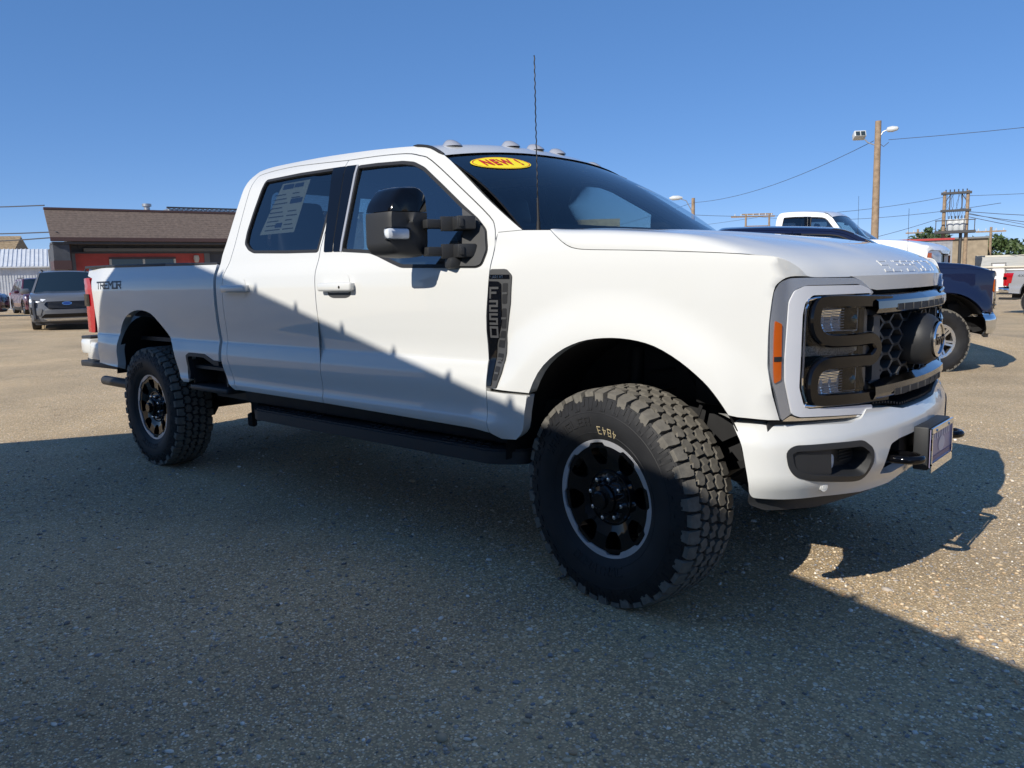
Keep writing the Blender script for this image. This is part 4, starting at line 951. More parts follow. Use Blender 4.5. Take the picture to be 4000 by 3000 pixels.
def build_cabin(root,hero,second_row=True):
    mb=MB()
    mb.box((-1.7,0,.78),(2.3,1.78,.05)); mb.box((-.58,0,1.28),(.34,1.76,.28),bev=.06); mb.box((-.42,0,1.44),(.30,1.70,.06),bev=.02)
    mb.box((-.66,0,1.40),(.14,1.5,.14),bev=.04); mb.box((-1.25,0,1.0),(.9,.34,.40),bev=.05)
    for sg in (-1,1):
        mb.box((-1.22,sg*.885,1.15),(1.2,.05,.5),bev=.02); mb.box((-2.33,sg*.885,1.15),(.9,.05,.55),bev=.02)
        mb.bar((-1.84,sg*.86,1.30),(-1.86,sg*.70,1.90),.10,.04)
    cb=mb.build('dashboard',[MT['interior']],root)
    def lin(u,v):
        xe=-2.84+u*1.72; ze=ROOFE(xe); ye=green(ze)-.05; return (xe+.08*(1-v*v)*u, v*ye, ze+.04*(1-v*v)-.045)
    grid('headliner',lin,np.linspace(0,1,14),np.linspace(-1,1,13),MT['headliner'],root,(0,0,-1))
    for x_,yy in [(-1.35,-.42),(-1.35,.42)]+([(-2.40,-.45),(-2.40,.45)] if second_row else []):
        mb=MB(); mb.box((x_+.05,yy,1.02),(.52,.52,.20),bev=.07,seg=3)
        R_=Matrix.Rotation(math.radians(-14),3,'Y'); mb.box((x_-.26,yy,1.36),(.16,.50,.62),R_,bev=.06,seg=3); mb.box((x_-.35,yy,1.735),(.10,.29,.19),R_,bev=.045,seg=3)
        for q in (-.06,.06): mb.cyl((x_-.33,yy+q,1.62),(x_-.35,yy+q,1.72),.008,8)
        mb.build('seat',[MT['seat']],root)
    mb=MB(); c=Vector((-.80,.42,1.36)); ax=Vector((-.9,0,.43)).normalized(); a=Vector((0,1,0)); b=ax.cross(a)
    mb.tube([c+(a*math.cos(t)+b*math.sin(t))*.185 for t in np.linspace(0,2*math.pi,33)],.016,8,cap=False); mb.tube([c+a*.18,c-a*.18],.02,6); mb.tube([c,c+b*.18],.02,6); mb.tube([c,c-ax*.25],.03,8)
    mb.build('steering_wheel',[MT['interior']],root)
    mb=MB(); mb.box((-.93,0,1.83),(.03,.25,.075),bev=.015); mb.cyl((-.92,0,1.84),(-.88,0,1.90),.012,8); mb.build('rear_view_mirror',[MT['interior']],root)
    if hero:
        # window sheet on the rear door glass and the oval windscreen sticker
        def ps(x,z): return (x+0*z,-(Ys(x,z)-.016),z+0*x)
        pp=panel('price_sheet',[(-2.565,1.60),(-2.20,1.60),(-2.185,1.90),(-2.47,1.90)],ps,.1,.001,MT['paper'],root,(),(0,-1,0))
        for q in ([(-2.45,1.862),(-2.34,1.862),(-2.34,1.89),(-2.45,1.89)],[(-2.33,1.865),(-2.24,1.865),(-2.24,1.888),(-2.33,1.888)],[(-2.33,1.77),(-2.21,1.772),(-2.21,1.80),(-2.33,1.798)],[(-2.42,1.635),(-2.35,1.635),(-2.35,1.662),(-2.42,1.662)]):
            panel('printed_block',q,ps,.1,.001,MT['ink'],pp,(),(0,-1,0),lift=.0015)
        for i in range(9):
            z_=1.62+i*.026
            for (a_,b_) in ((-2.52,-2.36),(-2.33,-2.22)):
                if i in (5,6) and a_>-2.4: continue
                panel('printed_line',[(a_,z_),(b_-.02*(i%3),z_),(b_-.02*(i%3),z_+.006),(a_,z_+.006)],ps,.2,.0005,MT['pl_grey'],pp,(),(0,-1,0),lift=.0012)

def build_front(root,PM,hero,chrome_bumper,lamp):
    L=[(.720,1.291),(.693,1.291)]
    lamp_o=[(.939,.809),(.984,.973),(.987,1.023),(.988,1.139),(.977,1.246),(.955,1.277),(.918,1.289),(.847,1.289),(.60,1.284),(.564,1.278),(.525,1.262),(.462,1.229),(.462,1.20),(.462,.83),(.435,.803),(.485,.778),(.752,.797)]
    for sg in (-1,1):
        if sg==1 and not hero and lamp!='c': pass
        h=(1,sg*.5,0)
        mp=lampmap(sg); hl=panel('headlamp',rnd(lamp_o,.012,3),lampmap(sg,-.030),.04,.06,MT['gloss'] if lamp=='c' else MT['reflector'],root,(),h)
        # chrome outer bezel
        out=rnd([(.939,.809),(.984,.973),(.987,1.023),(.988,1.139),(.977,1.246),(.955,1.277),(.918,1.289),(.847,1.289),(.60,1.284),(.564,1.278),(.525,1.262),(.462,1.229),(.482,1.222)],.01,2)
        if lamp=='c':
            inn=rnd([(.482,1.222),(.56,1.262),(.856,1.264),(.905,1.249),(.927,1.214),(.938,1.021),(.936,.943),(.905,.826)],.02,3)
            panel('chrome_bezel',clean(out[:-4]+inn),mp,.03,.03,MT['satin'],hl,(),h)
            panel('chrome_bezel',rnd([(.939,.809),(.905,.826),(.872,.814),(.492,.785),(.437,.803),(.485,.778),(.752,.797)],.004,1),mp,.03,.03,MT['chrome'],hl,(),h)
            # white light guide, C shaped
            d=[(.482,1.228),(.50,1.243),(.559,1.258),(.856,1.262),(.902,1.247),(.923,1.212),(.934,1.021),(.932,.943),(.901,.830),(.868,.818),(.492,.788),(.447,.806),(.455,.818),(.50,.822),(.83,.843),(.853,.860),(.874,.919),(.871,.998),(.867,1.166),(.857,1.206),(.822,1.230)]
            g=panel('light_guide',rnd(d,.010,3),mp,.03,.03,MT['whitelens'],hl,(),h,lift=.004)
            # thin chrome line inside the guide
            ln=spl([(.50,.836),(.818,.850),(.842,.868),(.862,.920),(.860,.998),(.856,1.164),(.846,1.198),(.812,1.220),(.50,1.218)],3)
            mb=MB(); mb.tube([np.array(mp(np.array(s),np.array(z)),float)+np.array([.004,0,0]) for s,z in ln],.0045,6); mb.build('chrome_line',[MT['chrome']],hl)
            am=panel('side_marker',rnd([(.973,1.150),(.950,1.138),(.949,.952),(.972,.940),(.976,1.0),(.976,1.10)],.004,2),mp,.03,.02,MT['amber'],hl,(),h,lift=.006)
            panel('marker_divider',[(.975,1.030),(.949,1.030),(.949,1.014),(.975,1.014)],mp,.03,.006,MT['rubber'],am,(),h,lift=.0075)
            # reflectors and lenses of the two lights
            for nm,q in (('upper',[(.774,1.187),(.515,1.178),(.517,1.094),(.735,1.102),(.774,1.132)]),('lower',[(.776,.970),(.516,.960),(.518,.876),(.770,.889)])):
                pr=panel('lamp_reflector',rnd(q,.006,2),lampmap(sg,-.026),.03,.01,MT['reflector'],hl,(),h,lift=.0)
                a_=np.array(q); zlo,zhi=a_[:,1].min()+.008,a_[:,1].max()-.010
                # faceted mirror columns catch sky, horizon and ground in turn
                cols=[.772,.748,.724,.700,.676,.652,.630]
                for i in range(6):
                    s0,s1=cols[i],cols[i+1]; o0,o1=(-.024,-.012) if i%2==0 else (-.012,-.024)
                    zb=zlo+(.020 if i==0 and nm=='upper' else 0)
                    P4=[np.array(lampmap(sg,o_)(np.array(s_),np.array(z_)),float)+np.array([k_,0,0]) for s_,o_,z_,k_ in ((s0,o0,zb,.004),(s1,o1,zlo,.004),(s1,o1,(zlo+zhi)/2,-.006),(s0,o0,(zlo+zhi)/2,-.006),(s1,o1,zhi,.004),(s0,o0,zhi,.004))]
                    MB().add(P4,[[0,1,2,3],[3,2,4,5]]).build('mirror_facet',[MT['chrome']],pr,fix=False)
                mb=MB()
                for i in range(9):
                    z_=zlo+(zhi-zlo)*i/8
                    mb.tube([np.array(lampmap(sg,-.008)(np.array(s_),np.array(z_)),float) for s_ in np.linspace(.636,.764,6)],.0012,4)
                mb.build('reflector_rib',[MT['whitelens']],pr)
                dc=panel('dark_chamber',rnd([(.628,zhi+.006),(.53,zhi+.003),(.53,zlo-.004),(.628,zlo)],.004,2),lampmap(sg,-.020),.04,.004,MT['gloss'],pr,(),h)
                x_,y_,z_=[float(v) for v in lampmap(sg,-.012)(np.array(.575),np.array((zlo+zhi)/2))]
                mb=MB(); mb.lathe([(.001,.016),(.014,.012),(.022,.0),(.024,-.01)],20,axis='x',c=(x_,y_,z_)); mb.build('projector_lens',[MT['bgglass']],dc)
            q=[(.862,1.056),(.53,1.049),(.52,1.035),(.522,1.022),(.584,1.013),(.846,1.022)]
            panel('turn_lamp',rnd(q,.006,2),lampmap(sg,-.024),.03,.006,mat('turn_lamp_grey',(.30,.31,.31),.35,.6,noise=(160,.6)) if 'turn_lamp_grey' not in bpy.data.materials else bpy.data.materials['turn_lamp_grey'],hl,(),h)
            panel('lens_cover',rnd([(.86,.85),(.872,.95),(.868,1.16),(.85,1.205),(.815,1.222),(.50,1.215),(.50,.842),(.82,.846)],.012,3),lampmap(sg,-.002),.05,.003,MT['clear'],hl,(),h)
            # black S-shaped bezel tube
            bp=spl([(.34,1.193),(.45,1.197),(.566,1.201),(.755,1.206),(.798,1.188),(.808,1.135),(.785,1.092),(.722,1.070),(.558,1.064),(.468,1.062),(.428,1.026),(.466,.988),(.553,.988),(.738,.992),(.797,.969),(.812,.934),(.811,.892),(.783,.868),(.618,.856),(.45,.848),(.34,.842)],4)
            mb=MB(); n=len(bp); P3=[np.array(lampmap(sg,.004)(np.array(s),np.array(z)),float) for s,z in bp]
            vs=[];fs=[]
            prof=[(-.023,-.02),(-.023,.004),(-.018,.011),(.018,.011),(.023,.004),(.023,-.02)]
            for i in range(n):
                a_,b_=np.array(bp[max(i-1,0)]),np.array(bp[min(i+1,n-1)]); t=(b_-a_)/np.linalg.norm(b_-a_); nn=np.array([-t[1],t[0]])
                s0,z0=bp[i]
                for (w_,o_) in prof:
                    q=np.array(lampmap(sg,.0+o_)(np.array(s0+nn[0]*w_),np.array(z0+nn[1]*w_)),float); vs.append(q)
            m_=len(prof)
            for i in range(n-1):
                for k in range(m_-1): fs.append([i*m_+k,i*m_+k+1,(i+1)*m_+k+1,(i+1)*m_+k])
            mb.add(vs,fs,0,True); mb.build('black_bezel',[MT['gloss']],hl,sharp=24)
            # facet panel between the lamp and the mesh
            panel('grille_cheek',rnd([(.497,1.172),(.425,1.160),(.385,1.135),(.367,.905),(.395,.880),(.475,.872),(.50,.94),(.50,1.10)],.006,2),lampmap(sg,-.012),.03,.05,MT['pl_grey'],hl,[rnd([(.478,1.150),(.430,1.140),(.430,1.085),(.478,1.090)],.004,1),rnd([(.478,.985),(.430,.985),(.430,.905),(.478,.90)],.004,1)],h)
        else:
            panel('side_marker',rnd([(.975,1.245),(.90,1.25),(.90,1.10),(.935,1.07),(.975,1.09)],.008,2),mp,.04,.02,MT['amber'],hl,(),h,lift=.006)
            panel('lens_cover',rnd([(.86,.85),(.872,1.16),(.85,1.22),(.50,1.22),(.50,.842)],.012,3),mp,.06,.003,MT['clear'],hl,(),h,lift=.004)
        panel('lamp_gap',rnd([(.955,.806),(.70,.796),(.43,.772),(.43,.72),(.955,.74)],.006,2),lampmap(sg,-.035),.06,.01,MT['plastic'],hl,(),h)
    # ---- grille
    gr=panel('grille',rnd([(-.50,.80),(.50,.80),(.50,1.235),(-.50,1.235)],.01,2),lampmap(-1,-.13),.06,.01,MT['dark'],root,(),(1,0,0))
    if hero or lamp=='c':
        def bar3(name,zt,zf,zb,off,m_,par):
            n=41; S_=np.linspace(-.47,.47,n); vs=[];fs=[]
            pr=[(zt,-.05),(zt,-.012),(zf,.022),((zf+zb)/2,.024),(zb+.010,.016),(zb,-.002),(zb,-.05)]
            for s_ in S_:
                for z_,o_ in pr:
                    vs.append(np.array(lampmap(-1,o_+off)(np.array(s_),np.array(z_)),float))
            m=len(pr)
            for i in range(n-1):
                for k in range(m-1): fs.append([i*m+k,i*m+k+1,(i+1)*m+k+1,(i+1)*m+k])
            mb=MB(); mb.add(vs,fs,0,True); return mb.build(name,[m_],par,sharp=25)
        b1=bar3('upper_bar',1.221,1.197,1.144,0,MT['dchrome'],gr); b2=bar3('lower_bar',.904,.885,.829,0,MT['dchrome'],gr)
        for b_,z0,z1 in ((b1,1.160,1.184),(b2,.839,.863)):
            panel('slot',rnd([(-.32,z1),(.32,z1),(.325,z0),(.24,z0-.002),(.20,z0-.002 if b_==b1 else z0),(-.20,z0-.002 if b_==b1 else z0),(-.325,z0)],.005,2),lampmap(-1,.0255),.03,.004,MT['rubber'],b_,(),(1,0,0))
            for s_ in np.linspace(-.27,.27,7):
                panel('slot_rib',[(s_-.003,z1),(s_+.003,z1),(s_+.003,z0),(s_-.003,z0)],lampmap(-1,.0275),.05,.004,MT['pl_grey'],b_,(),(1,0,0))
        # honeycomb mesh: struts around elongated hexagons
        mb=MB(); zc=[1.139-.0605*i for i in range(5)]; cw=.094
        segs=set()
        def strut(a_,b_):
            k=tuple(sorted([(round(a_[0],4),round(a_[1],4)),(round(b_[0],4),round(b_[1],4))]))
            if k in segs or k[0]==k[1]: return
            segs.add(k)
        for c_ in range(-5,6):
            s0=c_*cw; zo=0 if c_%2==0 else .030
            for r_ in range(-1,6):
                z_=1.112-.0605*r_+zo
                H=[(s0-.022,z_+.030),(s0+.022,z_+.030),(s0+.046,z_+.002),(s0+.024,z_-.030),(s0-.024,z_-.030),(s0-.046,z_+.002)]
                H=[(s0-.026,z_+.0302),(s0+.026,z_+.0302),(s0+.068,z_),(s0+.026,z_-.0302),(s0-.026,z_-.0302),(s0-.068,z_)]
                for a_,b_ in zip(H,H[1:]+H[:1]):
                    za,zb=a_[1],b_[1]
                    if min(za,zb)<.893 or max(za,zb)>1.155: continue
                    if max(abs(a_[0]),abs(b_[0]))>.40: continue
                    strut(a_,b_)
        for a_,b_ in segs:
            A=np.array(a_);B_=np.array(b_); d=(B_-A)/np.linalg.norm(B_-A); n_=np.array([-d[1],d[0]])*.0052; A=A-d*.004;B_=B_+d*.004
            q=[A-n_,B_-n_,B_+n_,A+n_]
            mb.poly_ext([tuple(x) for x in q],lambda u,v,w:np.array(lampmap(-1,-.030 if w else -.085)(np.array(u),np.array(v)),float),0)
        mb.build('honeycomb_mesh',[MT['pl_grey']],gr,sharp=20)
        # camera pod with oval emblem
        mb=MB(); mb.lathe([(.106,.78),(.104,.880),(.098,.902),(.082,.922),(.072,.924)],40,axis='x',c=(0,0,1.030)); 
        for i,v in enumerate(mb.v): mb.v[i]=(v[0],v[1]*1.02,1.030+(v[2]-1.030)*1.0)
        pod=mb.build('emblem_housing',[MT['plastic']],gr,sharp=30)
        mb=MB(); mb.lathe([(.074,.924),(.078,.934),(.072,.938),(.069,.932),(.001,.934)],40,axis='x',c=(0,0,1.030))
        for i,v in enumerate(mb.v): mb.v[i]=(v[0],v[1]*1.02,1.030+(v[2]-1.030)*.90)
        em=mb.build('emblem',[MT['chrome']],pod,sharp=30)
        text_on('emblem_script','Ford',.064,lambda x,y,z:(.9345+z,x*1.0,1.028+y),MT['gloss'],em,shear=.35,extrude=.0025,offset=.001)
        mb=MB(); mb.tube([(.936,.068*1.02*math.cos(t),1.03+.068*.90*math.sin(t)) for t in np.linspace(0,2*math.pi,41)],.003,6,cap=False); mb.build('emblem_rim',[MT['chrome']],em)
    # ---- bumper
    BM=MT['chrome'] if chrome_bumper else PM
    top=[(-1.105,.797),(-1.04,.796),(-.83,.784),(-.62,.770),(-.545,.778),(-.51,.806),(-.34,.795),(-.22,.775),(.22,.775),(.34,.795),(.51,.806),(.545,.778),(.62,.770),(.83,.784),(1.04,.796),(1.105,.797)]
    bot=[(1.068,.60),(1.053,.556),(1.034,.535),(.93,.527),(.754,.518),(.504,.492),(.281,.486),(.10,.505),(-.10,.505),(-.281,.486),(-.504,.492),(-.754,.518),(-.93,.527),(-1.034,.535),(-1.053,.556),(-1.068,.60)]
    fog=[(.934,.700),(.909,.713),(.761,.707),(.582,.695),(.520,.660),(.511,.626),(.548,.562),(.601,.565),(.846,.606),(.907,.626),(.926,.654)]
    mid=[(.412,.548),(.411,.60),(.371,.662),(.30,.673),(.10,.678),(-.10,.678),(-.30,.673),(-.371,.662),(-.411,.60),(-.412,.548),(-.285,.530),(-.147,.545),(.147,.545),(.285,.530)]
    holes=[rnd(fog,.02,3),rnd([(-a,b) for a,b in fog],.02,3),rnd(mid,.015,3)]
    bm_=panel('front_bumper',rnd(top+bot,.012,3),bumpmap(-1),.03,.03,BM,root,holes if lamp=='c' else holes[2:],(1,0,0))
    # upper ledge of the bumper
    def ledge(s,t): # t 0 at front edge .. 1 back
        x,y,z=bumpmap(-1)(s,np.interp(np.abs(s),[0,.22,.34,.51,.545,.62,.83,1.04,1.105],[.775,.775,.795,.806,.778,.770,.784,.796,.797])); a=np.arctan2(np.abs(y),1.2)
        return (x-t*.12, y*(1-t*.10), z+.012*np.sin(t*1.6)-.004*t)
    grid('bumper_ledge',ledge,np.linspace(-1.09,1.09,61),np.linspace(0,1,6),BM,bm_,(0,0,1))
    if lamp=='c':
        pad=grid('step_pad',lambda s,t:tuple(q+o for q,o in zip(ledge(s,t*1.1+.06),(0,0,.012))),np.linspace(-.46,.46,31),np.linspace(0,1,4),MT['plastic'],bm_,(0,0,1))
        mb=MB()
        for s_ in np.linspace(-.44,.44,37):
            a_=np.array([float(q) for q in ledge(np.array(s_),np.array(.10))]); b_=np.array([float(q) for q in ledge(np.array(s_),np.array(1.1))]); mb.bar(a_+[0,0,.016],b_+[0,0,.014],.009,.010)
        mb.build('pad_rib',[MT['plastic']],pad)
        for sg in (-1,1):
            h=(1,sg*.4,0)
            fo=rnd([(a,b) for a,b in fog],.02,3)
            fb=panel('fog_bezel',inset(fo,-.012),bumpmap(sg,.004),.04,.075,MT['plastic'],bm_,[inset(fo,.010)],h)
            panel('fog_pocket',inset(fo,-.004),bumpmap(sg,-.07),.06,.002,MT['plastic'],fb,(),h)
            # sloping outer wall of the pocket and the small lamp
            panel('fog_blank',rnd([(.920,.696),(.76,.700),(.74,.690),(.735,.60),(.86,.614),(.905,.632),(.922,.66)],.012,2),bumpmap(sg,-.010),.04,.06,MT['plastic'],fb,(),h)
            x_,y_,z_=[float(q) for q in bumpmap(sg,-.052)(np.array(.70),np.array(.640))]
            mb=MB(); mb.lathe([(.001,.020),(.026,.016),(.030,.0),(.03,-.02)],20,axis='x',c=(x_,y_,z_)); mb.build('fog_lamp',[MT['reflector']],fb)
            mb=MB()
            for i in range(4): mb.tube([np.array(bumpmap(sg,-.06)(np.array(s_),np.array(.628+i*.012)),float) for s_ in (.54,.58,.62)],.003,5)
            mb.build('pocket_rib',[MT['plastic']],fb)
            for s_,z_ in ((.770,.560),(.13,.525)):
                x_,y_,z2=[float(q) for q in bumpmap(sg,.0)(np.array(s_),np.array(z_))]; nx=Vector((.9,sg*.42,0)).normalized() if s_>.3 else Vector((1,sg*.05,0)).normalized()
                mb=MB(); p_=Vector((x_,y_,z2)); mb.cyl(p_-nx*.01,p_+nx*.004,.016,18); mb.cyl(p_,p_+nx*.0055,.009,14); mb.build('parking_sensor',[PM],bm_)
            # tow hooks
            yh=sg*.30; x0=.80; mb=MB(); pts=[(x0,yh-.045,.600),(x0+.11,yh-.048,.600),(x0+.15,yh-.03,.600),(x0+.165,yh,.600),(x0+.15,yh+.03,.600),(x0+.11,yh+.048,.600),(x0,yh+.045,.600)]
            mb.tube(spl(pts,4),.0155,10); mb.build('tow_hook',[MT['gloss']],bm_)
        mb=MB(); mb.box((.80,0,.61),(.02,1.0,.2)); mb.box((.845,-.16,.62),(.03,.10,.13)); mb.box((.845,.16,.62),(.03,.10,.13)); mb.build('bumper_core',[MT['dark']],bm_)
        # plate
        mb=MB(); mb.box((.925,0,.612),(.055,.32,.172),bev=.006); pb=mb.build('plate_bracket',[MT['plastic']],bm_)
        mb=MB(); mb.box((.958,0,.612),(.004,.305,.152)); pl=mb.build('number_plate',[MT['plate']],pb)
        mb=MB(); mb.box((.963,0,.683),(.006,.318,.022)); mb.box((.963,0,.536),(.006,.318,.034)); 
        for q in (-.153,.153): mb.box((.963,q,.61),(.006,.012,.13))
        mb.build('plate_frame',[MT['chrome']],pb)
        mb=MB(); mb.box((.9612,0,.568),(.001,.28,.020)); mb.build('plate_band',[MT['platebl']],pl)
        mb=MB(); mb.lathe([(.001,.9615),(.048,.9615)],32,axis='x',c=(0,0,.612)); mb.v=[(v[0],v[1],.612+(v[2]-.612)*.62) for v in mb.v]; mb.build('plate_oval',[MT['platelt']],pl)
        mb=MB()
        for i in range(7): mb.box((.9613,-.105+i*.035,.655),(.001,.016,.026))
        mb.build('plate_print',[MT['platelt']],pl)
        mb=MB()
        for q in (-.09,.09): mb.cyl((.960,q,.678),(.970,q,.678),.006,10)
        mb.build('plate_screw',[MT['chrome']],pb)
    # lower air dam
    panel('air_dam',rnd([(-1.0,.545),(1.0,.545),(.995,.500),(.94,.478),(.70,.462),(-.70,.462),(-.94,.478),(-.995,.50)],.01,2),bumpmap(-1,-.045),.06,.02,MT['plastic'],bm_,(),(1,0,0))
def hero_sticker(root):
    """oval sticker on the inside of the windscreen, passenger side top"""
    ztr=float(ROOFE(-1.06))
    def wsmap(u,v,off=0.):
        xt=-1.063+.097*(1-v*v); zt=ztr+.052*(1-abs(v)**2.4)-.010; yt=v*(float(green(ztr))-.004)
        xb=-.436+.20*(1-v*v); zb=1.504; yb=v*.928; b_=.022*math.sin(math.pi*u)
        return (xt+(xb-xt)*u+b_+off*.56, yt+(yb-yt)*u, zt+(zb-zt)*u+b_+off*.83)
    cu,cv=.172,-.705; ru,rv=.098,.212
    def ring(k,off,n=40): return [wsmap(cu+ru*k*math.sin(t),cv+rv*k*math.cos(t),off) for t in np.linspace(0,2*math.pi,n,endpoint=False)]
    K=[1,.85,.7,.55,.4,.25,.1]; vs=[q for k in K for q in ring(k,.003)]
    fs=[[i*40+j,i*40+(j+1)%40,(i+1)*40+(j+1)%40,(i+1)*40+j] for i in range(len(K)-1) for j in range(40)]+[[(len(K)-1)*40+j for j in range(40)]]
    mb=MB(); mb.add(vs,fs); st=mb.build('windscreen_sticker',[MT['yellow']],root,fix=False)
    vs=ring(.95,.0050)+ring(.925,.0050); mb=MB(); mb.add(vs,[[i,(i+1)%40,40+(i+1)%40,40+i] for i in range(40)]); mb.build('sticker_border',[MT['redink']],st,fix=False)
    text_on('sticker_text','NEW !',.088,lambda x,y,z:wsmap(cu-y*1.45,cv+x*.98,.0065),MT['redink'],st,offset=.0030,space=1.2)
# ------------------------------------------------------------------ more materials
MT['brownroof']=mat('brown_shingle',(.145,.108,.085),.9,noise=(9,.22),bump=(30,.5,.01))
MT['tanroof']=mat('tan_shingle',(.30,.22,.13),.9,noise=(6,.25),bump=(20,.5,.01))
MT['redsiding']=mat('red_lap_siding',(.56,.085,.055),.6,noise=(3,.12))
MT['greysiding']=mat('dark_grey_siding',(.075,.080,.090),.7,noise=(4,.15))
MT['trimgrey']=mat('grey_trim',(.17,.17,.165),.6)
MT['brownmetal']=mat('brown_gutter',(.085,.045,.038),.5)
MT['whitemetal']=mat('white_ribbed_metal',(.66,.68,.70),.45,noise=(2,.08))
MT['block']=mat('grey_painted_block',(.27,.28,.30),.8,noise=(5,.15),bump=(60,.4,.004))
MT['palewall']=mat('pale_painted_wall',(.66,.64,.60),.8,noise=(2,.08))
MT['tanblock']=mat('tan_brick_wall',(.30,.24,.165),.85,noise=(2,.2))
MT['cream']=mat('cream_siding',(.62,.58,.48),.75,noise=(2,.12))
MT['offwhite']=mat('white_shed_siding',(.72,.70,.67),.75,noise=(2,.1))
MT['redtrim']=mat('red_roof_trim',(.40,.03,.03),.5)
MT['wood']=mat('weathered_pole_wood',(.30,.215,.14),.85,noise=(7,.25),bump=(25,.5,.01))
MT['galv']=mat('galvanised_steel',(.42,.43,.44),.4,.7)
MT['darksteel']=mat('dark_platform_steel',(.06,.06,.062),.6,.3)
MT['wire']=mat('grey_wire',(.06,.06,.065),.6)
MT['bark']=mat('bark',(.10,.075,.05),.9,noise=(10,.3))
MT['leaf']=mat('leaves',(.062,.098,.026),.6,noise=(1.2,.5))
MT['leaf2']=mat('darker_leaves',(.045,.075,.022),.6,noise=(1.2,.5))
MT['transformer']=mat('pale_grey_enamel',(.55,.57,.57),.4)
MT['bldglass']=mat('building_window_glass',(.03,.045,.05),.06,spec=.8)
MT['tanwall2']=mat('pale_tan_brick',(.36,.31,.22),.85,noise=(1.5,.2))  # own brick tone of the stepped building, paler than the plain one

def wall_frame(p0,p1):
    """local frame on a facade running from p0 to p1 (plan); returns f(u,out,z)"""
    p0=Vector((p0[0],p0[1],0)); p1=Vector((p1[0],p1[1],0)); t=(p1-p0).normalized(); n=Vector((t.y,-t.x,0))
    L=(p1-p0).length
    def f(u,o,z): return p0+t*u+n*o+Vector((0,0,z))
    return f,L,Matrix((t,n,Vector((0,0,1)))).transposed()

# ------------------------------------------------------------------ building whose shade falls over the foreground
def workshop():
    r=empty('workshop_building',(0,-6.5,0),0,'pale painted workshop with a metal roof standing behind the viewer','building')
    prof=[(-7.2,0),(-7.2,1.85),(-4.25,5.41),(4.2,3.273),(4.2,0)]
    yo=-6.5
    mb=MB(); mb.poly_ext(prof,lambda u,v,w:(u,-9.0 if w else -.06,v-.12 if v>0 else -.05)); mb.build('wall',[MT['palewall']],r,sharp=20)
    mb=MB()
    for a,b in (((-7.35,1.67),(-4.25,5.41)),((-4.25,5.41),(4.45,3.209))):
        d=np.array(b)-np.array(a); L=np.linalg.norm(d); d/=L; nn=np.array([-d[1],d[0]])
        q=[np.array(a)-nn*.06,np.array(b)-nn*.06,np.array(b),np.array(a)]
        mb.poly_ext([tuple(x) for x in q],lambda u,v,w:(u,-9.2 if w else 0,v))
    rf=mb.build('roof',[MT['galv']],r,sharp=20)
    d=np.array((11.05,-2.796)); L=np.linalg.norm(d); d/=L; nn=np.array([-d[1],d[0]])
    for i in range(21):
        c=np.array((-4.25,5.41))+d*(.25+i*.415); q=[c-d*.022,c+d*.022,c+d*.010+nn*.036,c-d*.010+nn*.036]
        MB().poly_ext([tuple(x) for x in q],lambda u,v,w:(u,-9.2 if w else -.0,v)).build('roof_rib',[MT['galv']],rf,sharp=20)
    for x in (-2.5,2.6):
        MB().box((x,-.05,1.5),(1.3,.06,1.0)).build('window',[MT['bldglass']],r)
    MB().box((.4,-.045,1.05),(1.0,.05,2.1)).build('door',[MT['trimgrey']],r)
workshop()
def annex():
    r=empty('block_annex',(8.6,-4.5,0),0,'grey block annex right of the viewer, outside the picture','building')
    MB().box((2,0,1.6),(4,9,3.2)).build('wall',[MT['block']],r)
    for row in range(15):
        for c in range(22):
            y=-4.4+c*.41+(row%2)*.2
            if y>4.4: continue
            MB().box((-.004,y,.12+row*.21),(.02,.395,.198)).build('block',[MT['block']],r)
    MB().box((2,0,3.24),(4.3,9.3,.1)).build('roof',[MT['galv']],r)
annex()

